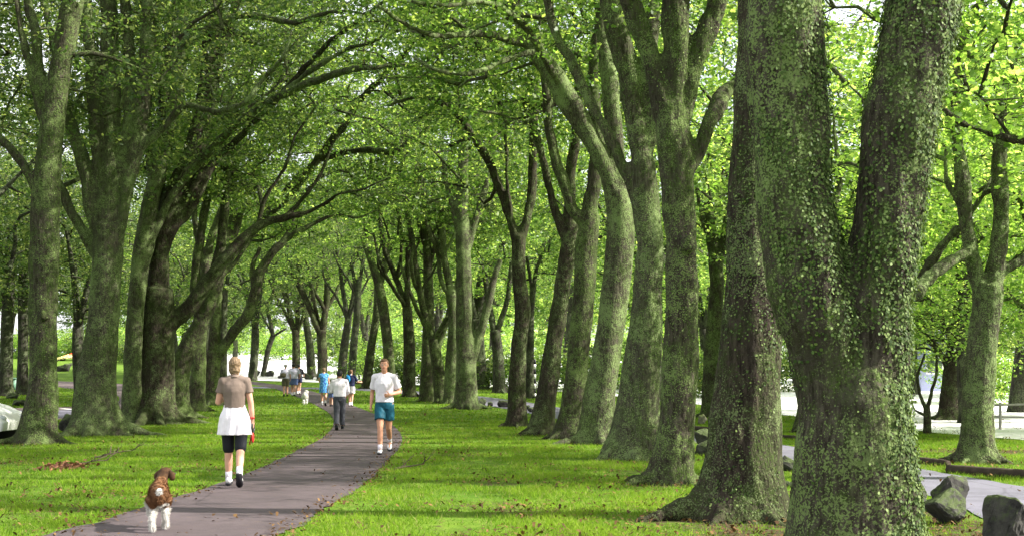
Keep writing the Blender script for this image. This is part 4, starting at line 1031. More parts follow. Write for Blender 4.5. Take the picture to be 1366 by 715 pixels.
# painted give way marks on the lane
for (lab, x0, y0, x1, y1, wd) in (('white painted line on the lane between the two nearest left trunks', 82, 545.5, 106, 547.5, .13), ('short white painted dash on the lane right of the second left trunk', 163, 547, 172, 546.4, .13)):
    a = px2ground(x0, y0); b = px2ground(x1, y1); dr = (b - a); dr.z = 0; dr.normalize(); nrm = Vector((-dr.y, dr.x, 0)) * wd
    V = []; n = 10
    for t in range(n + 1):
        p = a + (b - a) * t / n
        for sgn in (-1, 1):
            q = p + nrm * sgn * (1 + .25 * mn.noise((t * 1.3, sgn, 0))); V.append((q.x, q.y, G(q.y) + .033))
    s = Soup(); s.add(V, [(2 * t, 2 * t + 2, 2 * t + 3, 2 * t + 1) for t in range(n)])
    o = link('road_marking', s.mesh('road_marking'), M['white']); tag(o, lab, 'road marking')

# fallen sticks
M['stick'] = simple('dead_wood', (.11, .085, .06), .9, .3, 9, .15)
def stick(label, px, py, ln, seed, forks=3, ang=0.3, bare=True, name='fallen_branch'):
    b = px2ground(px, py); rs = random.Random(seed); s = Soup()
    def br(p, a, l, r_, lv):
        pts = [p]; z = p[2]
        for i in range(5):
            a += rs.uniform(-.25, .25); p = (p[0] + math.cos(a) * l / 5, p[1] + math.sin(a) * l / 5, max(.015, z + rs.uniform(-.01, .05) * (1 if lv else .6))); z = p[2]; pts.append(p)
            if lv < 2 and rs.random() < forks / 5: br(p, a + rs.choice((-1, 1)) * rs.uniform(.5, 1.0), l * .5, r_ * .6, lv + 1)
        s.tube(pts, np.linspace(r_, r_ * .35, 6), 6, .1)
    br((-ln * .5 * math.cos(ang), -ln * .5 * math.sin(ang), .03), ang, ln, .018, 0)
    o = link(name, s.mesh(name), M['stick']); o.location = b; tag(o, label, 'fallen branch', 'sticks lying on the lawn'); return o
stick('forked dead branch lying in brown leaves on the left lawn below the nearest tree', 118, 622, .5, 1, 2)
stick('thin curved twig on the left lawn, right of the forked dead branch', 152, 612, .7, 2, 1)
stick('forked pale twig lying against the foot of the second right trunk', 975, 668, .45, 3, 3, .9)
stick('short pale stick at the foot of the third right trunk', 900, 641, .35, 4, 1)
stick('tangle of twigs on the lawn right of the jogger, by the path edge', 545, 628, .45, 6, 3)
# a heap of brown leaves by the dead branch
c0 = px2ground(84, 625); n = 240
p = np.stack([c0.x + RNG.normal(0, .17, n), c0.y + RNG.normal(0, .35, n), np.zeros(n)], 1); p[:, 2] = GA(p[:, 1]) + .03 + RNG.uniform(0, .07, n) * np.exp(-((p[:, 0] - c0.x) / .3) ** 2)
M['litter2'] = leaf_mat('russet_leaf', (.13, .05, .03), (.20, .08, .04), (.24, .12, .05), trans=1.0, tfac=.1, rough=.8)
o = leaves_obj('leaf_pile', p, RNG.uniform(.06, .1, n), RNG.uniform(0, 1, (n, 2)), M['litter2'], None, True, flat=.6); tag(o, 'small heap of russet dead leaves on the left lawn', 'leaf pile', kind='stuff')

# white parked car whose bonnet corner shows at the left edge
M['carw'] = simple('white_car_paint', (.72, .73, .70), .25, .03, 2, .5); M['tyre'] = simple('tyre_rubber', (.02, .02, .02), .8, .1, 9, .3); M['rim'] = simple('alloy', (.45, .45, .47), .35, .1, 5, .5, 0, .8)
M['lamp'] = simple('headlight_glass', (.55, .58, .60), .1, .1, 5, .8)
fr = px2ground(3, 592)
r = empty('parked_car', 'white parked car with only its front wing and wheel visible at the left edge', 'car', (fr.x - 2.1, fr.y + .95, G(fr.y)))
prof = [(-2.1, .35), (-2.12, .75), (-1.95, .98), (-1.3, 1.05), (-.85, 1.42), (.35, 1.45), (.95, 1.02), (1.6, .82), (1.93, .66), (2.07, .48), (2.05, .28)]
def car_section(w, inset):
    return [(x, w, z) for x, z in prof]
s = Soup(); V = []; ws = [(-.85, .06), (-.80, 0.0), (.80, 0.0), (.85, .06)]
for wy, ins in ws:
    for x, z in prof:
        up = 1 if z > 1.0 else 0
        V.append((x * (1 - ins * .3), wy * (1 - .16 * up), z - ins * .2))
npf = len(prof); Fs = []
for a_ in range(3):
    for j in range(npf): Fs.append((a_ * npf + j, a_ * npf + (j + 1) % npf, (a_ + 1) * npf + (j + 1) % npf, (a_ + 1) * npf + j))
Fs.append(tuple(range(npf))[::-1]); Fs.append(tuple(3 * npf + j for j in range(npf)))
s.add(V, Fs)
me = s.mesh('body', True)
o = link('body', me, M['carw'], r)
md = o.modifiers.new('b', 'BEVEL'); md.width = .06; md.segments = 3; md.limit_method = 'ANGLE'; md.angle_limit = .35
cut = bpy.data.objects.new('cut', None)
for x in (-1.15, 1.50):
    for yv, sg in ((-.80, -1), (.80, 1)):
        s = Soup(); s.tube([(x, yv + sg * .055 - .09 * sg, .32), (x, yv + sg * .06, .32)], [.37, .37], 28); link('wheel_arch', s.mesh('wheel_arch'), M['black'], r)
        s = Soup(); s.tube([(x, yv - .10 * sg, .31), (x, yv + sg * .06, .31), (x, yv + sg * .085, .31)], [.31, .31, .28], 28); wo = link('wheel', s.mesh('wheel'), M['tyre'], r)
        s = Soup(); s.tube([(x, yv + sg * .07, .31), (x, yv + sg * .095, .31)], [.21, .20], 20); link('rim', s.mesh('rim'), M['rim'], wo)
bpy.data.objects.remove(cut)
for sg in (-1, 1):
    s = Soup(); ellipsoid(s, (1.93, sg * .6, .56), (.13, .17, .08)); link('headlight', s.mesh('headlight'), M['lamp'], r)
    s = Soup(); s.add([(-1.2, sg * .79, 1.06), (.70, sg * .79, 1.06), (.30, sg * .735, 1.37), (-.78, sg * .735, 1.37)], [(0, 1, 2, 3) if sg < 0 else (3, 2, 1, 0)]); link('side_window', s.mesh('side_window', False), M['glass'], r)
print('props', round(time.time() - T0, 1), 's')
# ================================================================== PEOPLE AND DOGS
def cloth(name, col, rough=.85, var=.1, sc=6): return simple(name, col, rough, var, sc, .15, .25, bscale=35)
M['skin'] = simple('skin', (.55, .30, .21), .55, .08, 8, .35); M['skin_t'] = simple('tanned_skin', (.50, .25, .16), .55, .1, 8, .35)
M['taupe'] = cloth('taupe_cotton', (.165, .125, .105)); M['whitec'] = cloth('white_cotton', (.74, .69, .75), .8, .04); M['blackc'] = cloth('black_lycra', (.012, .013, .018), .6)
M['teal'] = cloth('teal_nylon', (.010, .075, .115), .6, .15); M['grey'] = cloth('charcoal_wool', (.06, .062, .075)); M['navy'] = cloth('navy_cotton', (.018, .022, .06)); M['olive'] = cloth('olive_canvas', (.10, .09, .055))
M['denim'] = cloth('blue_denim', (.12, .16, .33)); M['sole'] = cloth('dark_rubber', (.03, .03, .035), .6); M['shoe'] = cloth('white_leather', (.72, .71, .72), .5, .05); M['lav'] = cloth('pale_lavender_cotton', (.55, .53, .66), .8, .05)
M['hairb'] = simple('blond_brown_hair', (.19, .125, .07), .55, .4, 40, .35, .8); M['hairg'] = simple('sandy_hair', (.13, .07, .035), .55, .35, 40, .35, .8); M['hairk'] = simple('black_hair', (.015, .012, .012), .5, .3, 40, .35, .8); M['hairgr'] = simple('grey_hair', (.38, .36, .34), .6, .2, 40, .3, .8)
M['red'] = simple('red_plastic', (.50, .03, .025), .4, .08, 5, .5); M['blk'] = simple('black_plastic', (.02, .02, .022), .4, .08, 5, .5); M['eyew'] = simple('eye_white', (.75, .73, .7), .3, .02, 5, .5); M['iris'] = simple('dark_iris', (.04, .03, .02), .3, .1, 5, .5); M['lips'] = simple('lips', (.42, .13, .11), .5, .08, 8, .3)
def floral():
    m, nt, out = newmat('blue_floral_cotton'); v = coords(nt)
    n = tex(nt, v, 16, 2); vo = N(nt, 'ShaderNodeTexVoronoi'); vo.inputs['Scale'].default_value = 22; L(nt, v, vo.inputs['Vector'])
    c = mix(nt, ramp(nt, n, .45, .55), (.02, .12, .42), (.10, .38, .68)); c = mix(nt, ramp(nt, vo.outputs['Distance'], .22, .12), c, (.55, .75, .85))
    b = N(nt, 'ShaderNodeBsdfPrincipled'); L(nt, c, b.inputs['Base Color']); b.inputs['Roughness'].default_value = .8; L(nt, b.outputs[0], out.inputs[0]); return m
M['floral'] = floral()
def rdir(p, a=0.0, sx=1):
    """pitch p (forward +), abduction a (outward)"""
    return np.array([sx * math.sin(a), math.sin(p) * math.cos(a), -math.cos(p) * math.cos(a)])
def person(label, px, py, h, heading, pose, wear, hairm='hairb', skin='skin', female=False, group=None, d=None, hairlong=0.0, face=False, vox=.0062):
    b = px2ground(px, py)
    if d: b = Vector(((px - 683) * d / F, d, G(d)))
    root = empty('person', label, 'person', b, heading, group)
    lean = math.tan(R(pose.get('lean', 3)))
    def U(x, y, z): return np.array([x * h, y * h + lean * max(0, z - .53) * h, z * h])
    sw = .088 if female else .104; hw = .056 if female else .050
    J = {}
    for sd, sx in (('L', -1), ('R', 1)):
        th, kn, fp = [R(v) for v in pose['leg' + sd]]
        hip = U(sx * hw, 0, .515); dd = rdir(th, R(-1.8), sx); knee = hip + dd * .245 * h; sk = rdir(th - kn, 0, sx); ank = knee + sk * .235 * h
        J[sd] = dict(hip=hip, knee=knee, ank=ank, fp=fp)
        p, a, e, yaw = [R(v) for v in pose['arm' + sd]]
        sh = U(sx * sw, 0, .808); ud = rdir(p, a, sx); elb = sh + ud * .172 * h; fd = rdir(p + e, a * .4, sx)
        fd = np.array(Matrix.Rotation(sx * yaw, 3, 'Z') @ Vector(fd)); wr = elb + fd * .150 * h
        J[sd].update(sh=sh, elb=elb, wr=wr, fd=fd)
    # ---- body: one continuous mesh
    s = Soup()
    def cap(a, b_, ra, rb, n=12, mid=None):
        if mid: s.tube([a, (np.array(a) + b_) / 2, b_], [ra, mid, rb], n)
        else: s.tube([a, b_], [ra, rb], n)
        ellipsoid(s, a, (ra,) * 3, None, 12, 8); ellipsoid(s, b_, (rb,) * 3, None, 12, 8)
    ellipsoid(s, U(0, -.006, .525), np.array((.094 if female else .088, .066, .072)) * h)
    ellipsoid(s, U(0, 0, .62), np.array((.068 if female else .080, .054, .09)) * h)
    ellipsoid(s, U(0, 0, .735), np.array((.084 if female else .098, .062, .10)) * h)
    if female:
        for sx in (-1, 1): ellipsoid(s, U(sx * .038, .052, .745), np.array((.036, .034, .036)) * h)
    s.tube([U(-sw, 0, .808), U(-sw * .4, 0, .826), U(sw * .4, 0, .826), U(sw, 0, .808)], np.array([.030, .034, .034, .030]) * h, 12)
    for sx in (-1, 1): ellipsoid(s, U(sx * sw, 0, .806), np.array((.034,) * 3) * h)
    cap(U(0, -.004, .82), U(0, .006, .895), .034 * h, .031 * h)
    hc = U(0, .010, .936)
    turn = Matrix.Rotation(R(pose.get('turn', 0)), 3, 'Z')
    def Hd(x, y, z): v = turn @ Vector((x, y, z)); return hc + np.array(v) * h
    ellipsoid(s, Hd(0, -.004, .008), np.array((.043, .053, .055)) * h, turn, 18, 12)
    ellipsoid(s, Hd(0, .012, -.022), np.array((.034, .040, .040)) * h, turn, 16, 10)
    ellipsoid(s, Hd(0, .036, -.050), np.array((.017, .014, .012)) * h, turn)
    ellipsoid(s, Hd(0, .052, -.010), np.array((.0075, .012, .016)) * h, turn); ellipsoid(s, Hd(0, .058, -.018), np.array((.0085, .008, .006)) * h, turn)
    for sx in (-1, 1):
        ellipsoid(s, Hd(sx * .044, -.003, -.004), np.array((.006, .012, .018)) * h, turn)
    for sd, sx in (('L', -1), ('R', 1)):
        j = J[sd]
        cap(j['hip'], j['knee'], .054 * h if female else .052 * h, .034 * h, 14, .046 * h)
        cap(j['knee'], j['ank'], .032 * h, .021 * h, 14, .031 * h)
        ft = np.array([0, math.cos(j['fp']), math.sin(j['fp'])]); up = np.array([0, -math.sin(j['fp']), math.cos(j['fp'])])
        s.tube([j['ank'] - ft * .02 * h - up * .018 * h, j['ank'] + ft * .09 * h - up * .025 * h], [.022 * h, .017 * h], 10)
        cap(j['sh'], j['elb'], .030 * h, .023 * h, 12, .028 * h); cap(j['elb'], j['wr'], .023 * h, .0155 * h, 12, .022 * h)
        # hand
        fd = j['fd'] / np.linalg.norm(j['fd']); inn = np.array([-sx, 0, 0]) - fd * (-sx * fd[0]); inn /= np.linalg.norm(inn); wd = np.cross(fd, inn)
        if wd[1] < 0 and abs(fd[1]) < .8: wd = -wd
        rot = Matrix((wd, inn, fd)).transposed()
        pc = j['wr'] + fd * .028 * h
        ellipsoid(s, pc, np.array((.023, .010, .032)) * h, rot, 12, 8); s.tube([j['wr'] - fd * .005 * h, pc], [.014 * h, .015 * h], 10)
        curl = pose.get('curl' + sd, .7)
        for q in range(4):
            o0 = pc + wd * (.017 - .0113 * q) * h + fd * .024 * h; ln = (.040, .044, .041, .033)[q] * h
            d1 = fd * math.cos(curl * .6) + inn * math.sin(curl * .6); d2 = fd * math.cos(curl * 1.7) + inn * math.sin(curl * 1.7); d3 = fd * math.cos(curl * 2.6) + inn * math.sin(curl * 2.6)
            p1 = o0 + d1 * ln * .45; p2 = p1 + d2 * ln * .32; p3 = p2 + d3 * ln * .23
            s.tube([o0 - fd * .012 * h, o0, p1, p2, p3], np.array([.0054, .0052, .0049, .0046, .0040]) * h, 8)
        t0 = pc + wd * .016 * h - fd * .010 * h; t1 = t0 + (wd * .8 + fd * .55 + inn * .25) * .024 * h; t2 = t1 + (wd * .25 + fd * .9 + inn * .4) * .022 * h
        s.tube([t0 - wd * .008 * h, t0, t1, t2], np.array([.0075, .0065, .0058, .0046]) * h, 8)
        j['hand'] = pc; j['palm_in'] = inn; j['wd'] = wd
    me = remesh(s.mesh('body'), vox, 2, .45)
    parts = [link('body', me, M[skin], root)]
    def rem(name, s_, mat, v=.008, sm=3, wr_=.004, fq=18, parent=None):
        me_ = remesh(s_.mesh(name), v, sm, .5)
        if wr_:
            co = coords_of(me_); no = normals_of(me_)
            off = np.array([mn.noise((c[0] * fq, c[1] * fq, c[2] * fq * .6)) for c in co]) * wr_ * 1.6
            me_.vertices.foreach_set('co', (co + no * off[:, None]).astype(np.float32).ravel()); me_.update()
        o = link(name, me_, M[mat], parent or root); parts.append(o); return o
    def loft(s_, rings, n=28, fold=0, nf=9, th=None):
        """rings: (x,y,z,rx,ry) in units of h"""
        V = []; m = len(rings)
        for i, (x, y, z, rx, ry) in enumerate(rings):
            c = U(x, y, z)
            for k_ in range(n):
                t = 2 * math.pi * k_ / n; f = 1 + fold * (i / (m - 1)) * math.sin(nf * t + i * .3)
                V.append((c[0] + rx * h * f * math.cos(t), c[1] + ry * h * f * math.sin(t), c[2]))
        Fs = [(i * n + k_, i * n + (k_ + 1) % n, (i + 1) * n + (k_ + 1) % n, (i + 1) * n + k_) for i in range(m - 1) for k_ in range(n)]
        Fs.append(tuple(range(n))[::-1]); Fs.append(tuple((m - 1) * n + k_ for k_ in range(n))); s_.add(V, Fs)
    # top
    tp = wear.get('top')
    if tp:
        mat_, hem, slv = tp[0], tp[1], tp[2]; loose = tp[3] if len(tp) > 3 else .012
        s_ = Soup(); L_ = loose
        wx = .070 if female else .084; cx = .086 if female else .098; px_ = .094 if female else .089
        rings = []
        for z in np.linspace(hem, .838, 10):
            rx = np.interp(z, [.50, .54, .63, .74, .80, .825, .84], [px_ + .01, px_, wx, cx, .095, .060, .038]); ry = np.interp(z, [.50, .54, .63, .74, .80, .825, .84], [.068, .066, .057, .066, .048, .040, .036])
            rings.append((0, 0, z, rx + L_, ry + L_ * (1 if z < .79 else .4)))
        loft(s_, rings)
        if female:
            for sx in (-1, 1): ellipsoid(s_, U(sx * .038, .055, .745), np.array((.042, .036, .04)) * h)
        s_.tube([U(-sw, 0, .806), U(-sw * .4, 0, .822), U(sw * .4, 0, .822), U(sw, 0, .806)], np.array([.037, .040, .040, .037]) * h, 14)
        for sd in 'LR':
            j = J[sd]; ellipsoid(s_, j['sh'], (.040 * h,) * 3)
            if slv <= 1: e = j['sh'] + (j['elb'] - j['sh']) * slv; s_.tube([j['sh'], (j['sh'] + e) / 2, e], np.array([.040, .038, .037 + L_ * .35]) * h, 14)
            else:
                e = j['elb'] + (j['wr'] - j['elb']) * (slv - 1); s_.tube([j['sh'], (j['sh'] + j['elb']) / 2, j['elb'], e], np.array([.038, .035, .031, .024]) * h, 14); ellipsoid(s_, j['elb'], (.031 * h,) * 3)
        rem('shirt', s_, mat_)
        if tp[4:] and tp[4]:
            s_ = Soup(); s_.tube([U(0, -.004, .832), U(0, .002, .858)], np.array([.044, .038]) * h, 18); rem('collar', s_, mat_, .007, 1, 0)
    for lower in wear.get('lower', []):
        kind, mat_ = lower[0], lower[1]; s_ = Soup()
        if kind in ('shorts', 'trousers', 'leggings'):
            end, r0_, r1_ = lower[2], lower[3], lower[4]
            pz = .010 if kind != 'leggings' else .004
            loft(s_, [(0, 0, z, np.interp(z, [.47, .53, .60], [.078, .094 if female else .089, .075 if female else .083]) + pz, np.interp(z, [.47, .53, .60], [.055, .067, .058]) + pz) for z in np.linspace(.47, .60, 6)])
            for sd in 'LR':
                j = J[sd]
                if end <= 1: e = j['hip'] + (j['knee'] - j['hip']) * end; s_.tube([j['hip'] + np.array([0, 0, .01 * h]), (j['hip'] + e) / 2, e], np.array([r0_ * .96, (r0_ + r1_) / 2, r1_]) * h, 18)
                else:
                    e = j['knee'] + (j['ank'] - j['knee']) * (end - 1); m_ = (j['knee'] + e) / 2
                    s_.tube([j['hip'] + np.array([0, 0, .01 * h]), (j['hip'] + j['knee']) / 2, j['knee'], m_, e], np.array([r0_, (r0_ + r1_) / 2 + .003, (r0_ * .35 + r1_ * .65), r1_ * 1.04, r1_]) * h, 18); ellipsoid(s_, j['knee'], ((r0_ * .3 + r1_ * .7) * h,) * 3)
            rem(kind, s_, mat_, .008, 2, .005 if kind != 'leggings' else 0)
        else:
            z0, z1, fl = lower[2], lower[3], lower[4]
            zs = np.linspace(z0, z1, 12); rings = []
            for z in zs:
                t = (z0 - z) / (z0 - z1); base = np.interp(z, [.40, .53, .60, .66], [.094, .100, .082, .078]); bry = np.interp(z, [.40, .53, .60, .66], [.070, .074, .064, .062])
                rings.append((0, 0, z, base + fl * t, bry + fl * t * .9))
            loft(s_, rings[::-1] if False else rings, 60, lower[5] if len(lower) > 5 else .04, 11); rem(lower[6] if len(lower) > 6 else 'skirt', s_, mat_, .007, 1, .004)
    # shoes
    for sd in 'LR':
        j = J[sd]; ft = np.array([0, math.cos(j['fp']), math.sin(j['fp'])]); up = np.array([0, -math.sin(j['fp']), math.cos(j['fp'])]); sx = np.array([1., 0, 0])
        rot = Matrix((sx, ft, up)).transposed(); c = j['ank']
        s_ = Soup(); ellipsoid(s_, c - ft * .008 * h - up * .016 * h, np.array((.024, .034, .030)) * h, rot); ellipsoid(s_, c + ft * .055 * h - up * .026 * h, np.array((.027, .052, .020)) * h, rot); s_.tube([c + up * .004 * h, c - up * .02 * h], [.024 * h, .026 * h], 12)
        sho = rem('shoe', s_, wear.get('shoe', 'shoe'), .006, 1, 0)
        s_ = Soup()
        pr = [(-.040, .020), (-.02, .024), (.03, .024), (.075, .028), (.10, .020), (.112, .006)]
        top = []; 
        for f_, w_ in pr: top.append((f_, w_))
        outl = [(f_, w_) for f_, w_ in pr] + [(f_, -w_) for f_, w_ in pr[::-1]]
        V = [tuple(c + ft * a_ * h + sx * w_ * h - up * z_ * h) for z_ in (.038, .050) for a_, w_ in outl]; n_ = len(outl)
        s_.add(V, [tuple(range(n_))[::-1], tuple(range(n_, 2 * n_))] + [(q, (q + 1) % n_, n_ + (q + 1) % n_, n_ + q) for q in range(n_)])
        link('sole', s_.mesh('sole', False), M[wear.get('sole', 'sole')], sho)
        if wear.get('sock'):
            s_ = Soup(); s_.tube([j['ank'] + (j['knee'] - j['ank']) * .22, j['ank']], [.026 * h, .025 * h], 14, 0); link('sock', s_.mesh('sock'), M[wear['sock']], root)
    # hair
    s_ = Soup()
    ellipsoid(s_, Hd(0, -.014, .016), np.array((.048, .052, .055)) * h, turn, 20, 14)
    if hairlong > 0: ellipsoid(s_, Hd(0, -.020, -.015 - hairlong * .02), np.array((.047, .040, .042 + hairlong * .02)) * h, turn, 18, 12)
    else: ellipsoid(s_, Hd(0, -.022, -.004), np.array((.043, .038, .040)) * h, turn, 18, 12)
    ellipsoid(s_, Hd(.008, .020, .050), np.array((.034, .030, .014)) * h, turn)
    rem('hair', s_, hairm, .007, 1, .006, 55)
    if face:
        for sx in (-1, 1):
            s_ = Soup(); ellipsoid(s_, Hd(sx * .0185, .0465, .003), np.array((.0075, .006, .005)) * h, turn); e = link('eye', s_.mesh('eye'), M['eyew'], root)
            s_ = Soup(); ellipsoid(s_, Hd(sx * .0185, .0515, .003), np.array((.0035, .002, .0035)) * h, turn); link('iris', s_.mesh('iris'), M['iris'], e)
            s_ = Soup(); s_.tube([Hd(sx * .010, .0505, .013), Hd(sx * .019, .0505, .016), Hd(sx * .028, .044, .012)], np.array([.0018, .0024, .0016]) * h, 6); link('eyebrow', s_.mesh('eyebrow'), M[hairm], root)
        s_ = Soup(); s_.tube([Hd(-.013, .048, -.034), Hd(0, .0525, -.0345), Hd(.013, .048, -.034)], np.array([.0018, .0035, .0018]) * h, 8); link('lips', s_.mesh('lips'), M['lips'], root)
    # stand on the ground
    zmin = min(float(coords_of(o.data)[:, 2].min()) for o in root.children if o.name.startswith('shoe')) 
    solez = min(float(coords_of(o2.data)[:, 2].min()) for o in root.children if o.name.startswith('shoe') for o2 in o.children)
    dz = min(zmin, solez)
    root.location.z = b.z + .014 - dz
    root['_dz'] = dz
    root.scale.x = pose.get('wide', 1.08)
    return root, J
def world_of(root, p):
    return Matrix.Translation(root.location) @ Matrix.Rotation(root.rotation_euler.z, 4, 'Z') @ Vector((p[0] * root.scale.x, p[1], p[2]))

lady, JL = person('woman walking away in a taupe polo shirt, white wrap skirt and black leggings', 313, 649, 1.67, R(8),
  dict(legL=(6, 3, 2), legR=(-14, 24, -48), armL=(8, 14, 95, 25), armR=(-4, 12, 10, 0), lean=2, curlR=1.1, turn=0, wide=1.02),
  dict(top=('taupe', .595, .55, .010, True), lower=[('leggings', 'blackc', 1.02, .056, .040), ('skirt', 'whitec', .635, .385, .036, .075, 'wrap_skirt')], shoe='shoe', sock='whitec'), 'hairb', 'skin', True, hairlong=.6)
jog, JJ = person('man jogging towards the camera in a white t-shirt and teal shorts', 513, 606, 1.80, R(181),
  dict(legR=(17, 10, 4), legL=(-8, 42, -40), armR=(-22, 12, 38, 0), armL=(-12, 22, 92, 52), lean=4, curlR=1.2, curlL=1.2, wide=.95),
  dict(top=('whitec', .545, .75, .014), lower=[('shorts', 'teal', .66, .060, .064)], shoe='shoe', sock='whitec'), 'hairg', 'skin_t', face=True)
man, _ = person('man walking away in a white long sleeved shirt and charcoal trousers', 453, 574, 1.66, R(4),
  dict(legL=(-8, 14, -22), legR=(9, 5, 4), armL=(10, 12, 70, 30), armR=(6, 10, 40, 25), lean=2),
  dict(top=('whitec', .55, 1.5, .016, True), lower=[('trousers', 'grey', 1.94, .062, .040)], shoe='blackc'), 'hairk', 'skin_t')
wd_, _ = person('woman in a blue floral dress walking away on the path', 432, 541.5, 1.62, R(4),
  dict(legL=(8, 8, 2), legR=(-8, 22, -30), armL=(12, 8, 50, 20), armR=(2, 10, 20, 10), lean=2),
  dict(top=('floral', .56, .35, .014), lower=[('skirt', 'floral', .62, .33, .022, .03, 'dress_skirt')], shoe='shoe', sock='whitec'), 'hairb', 'skin', True, vox=.008)
kid, _ = person('small child in a pale top and dark shorts beside the woman in blue', 442, 542, 1.12, R(0),
  dict(legL=(8, 10, 2), legR=(-8, 15, -10), armL=(10, 14, 30, 0), armR=(4, 14, 20, 0), lean=2),
  dict(top=('lav', .50, .9, .022), lower=[('shorts', 'denim', .75, .066, .070)], shoe='blackc'), 'hairb', 'skin', vox=.0065)
boy, _ = person('boy in a navy shirt and white shorts wearing a blue backpack', 468, 542, 1.55, R(-8),
  dict(legL=(6, 6, 2), legR=(-5, 14, -12), armL=(12, 10, 60, 20), armR=(14, 24, 75, -10), lean=2),
  dict(top=('navy', .54, .8, .018), lower=[('shorts', 'whitec', .72, .066, .068)], shoe='shoe', sock='whitec'), 'hairg', 'skin', vox=.008)
ga, _ = person('stout stroller in a white t-shirt and blue denim shorts, middle of the far group', 391.5, 528, 1.68, R(-3),
  dict(legL=(6, 6, 2), legR=(-6, 14, -12), armL=(8, 18, 50, 20), armR=(6, 18, 50, 20), lean=2, wide=1.25),
  dict(top=('lav', .53, .8, .030), lower=[('shorts', 'denim', .75, .072, .074)], shoe='shoe', sock='whitec'), 'hairk', 'skin', vox=.009)
gb, _ = person('grey haired stroller in a pale shirt and olive shorts, left of the far group', 381, 529, 1.66, R(6),
  dict(legL=(-7, 14, -14), legR=(7, 6, 2), armL=(10, 12, 50, 20), armR=(6, 10, 30, 10), lean=2),
  dict(top=('lav', .55, .7, .018), lower=[('shorts', 'olive', .85, .066, .062)], shoe='blackc'), 'hairgr', 'skin', vox=.009)
gc, _ = person('partly hidden stroller in black, right of the far group', 398.5, 526, 1.62, R(-2), 
  dict(legL=(6, 6, 2), legR=(-6, 14, -12), armL=(8, 10, 20, 10), armR=(10, 14, 60, 10), lean=2),
  dict(top=('blackc', .53, .9, .018), lower=[('shorts', 'navy', .55, .066, .068)], shoe='shoe', sock='whitec'), 'hairk', 'skin', vox=.009)
print('people', round(time.time() - T0, 1), 's')

# carried things
def dz_of(r): return r['_dz']
hw_ = world_of(lady, JL['R']['hand'] + np.array([0, 0, -.03]))
r = empty('dog_leash', 'red and black retractable dog leash in the right hand of the woman', 'dog leash', hw_)
s = Soup(); s.tube([(0, .03, .055), (0, .075, .03), (0, .085, -.03), (0, .05, -.075), (0, -.01, -.085)], [.013] * 5, 10); s.tube([(0, .03, .055), (0, -.02, .045), (0, -.045, -.0), (0, -.035, -.055), (0, -.01, -.085)], [.014] * 5, 10); link('handle', s.mesh('handle'), M['blk'], r)
s = Soup(); ellipsoid(s, (0, -.01, -.14), (.022, .055, .075)); link('reel_case', s.mesh('reel_case'), M['red'], r)
s = Soup(); s.tube([(-.02, .03, -.10), (-.035, .03, -.16), (-.045, .02, -.24)], [.009] * 3, 8); link('strap', s.mesh('strap'), M['red'], r)
# red wrist band
wq = world_of(lady, JL['R']['wr'] * .82 + JL['R']['elb'] * .18)
s = Soup(); fd = Vector(JL['R']['fd']).normalized(); s.tube([(-fd * .016)[:], (fd * .016)[:]], [.0335, .032], 16)
o = link('wrist_band', s.mesh('wrist_band'), M['red']); o.location = wq; o.rotation_euler = (0, 0, lady.rotation_euler.z); tag(o, 'red band round the right wrist of the woman in taupe', 'wrist band')
# backpack
bp_ = world_of(boy, (-.02, -.155, 1.16)); r = empty('backpack', 'small bright blue backpack on the back of the boy in navy', 'backpack', bp_, boy.rotation_euler.z)
M['cyan'] = cloth('bright_blue_nylon', (.02, .22, .50), .6)
s = Soup(); ellipsoid(s, (-.06, 0, 0), (.10, .065, .16)); link('pack_body', s.mesh('pack_body'), M['cyan'], r)
s = Soup(); ellipsoid(s, (-.06, -.05, -.05), (.07, .035, .07)); link('pocket', s.mesh('pocket'), M['navy'], r)
for x in (-.12, .03): s = Soup(); s.tube([(x, .02, .13), (x, .10, .19), (x, .17, .20)], [.013] * 3, 8); link('strap', s.mesh('strap'), M['cyan'], r)
# shoulder bag
bg_ = world_of(gb, (-.06, -.15, 1.08)); r = empty('shoulder_bag', 'olive bag slung across the back of the grey haired stroller', 'bag', bg_, gb.rotation_euler.z)
s = Soup(); ellipsoid(s, (-.06, 0, 0), (.17, .06, .13)); link('bag_body', s.mesh('bag_body'), M['olive'], r)
s = Soup(); s.tube([(.08, .02, .08), (.14, .06, .22), (.17, .12, .32), (.15, .2, .34)], [.014] * 4, 8); link('strap', s.mesh('strap'), M['whitec'], r)

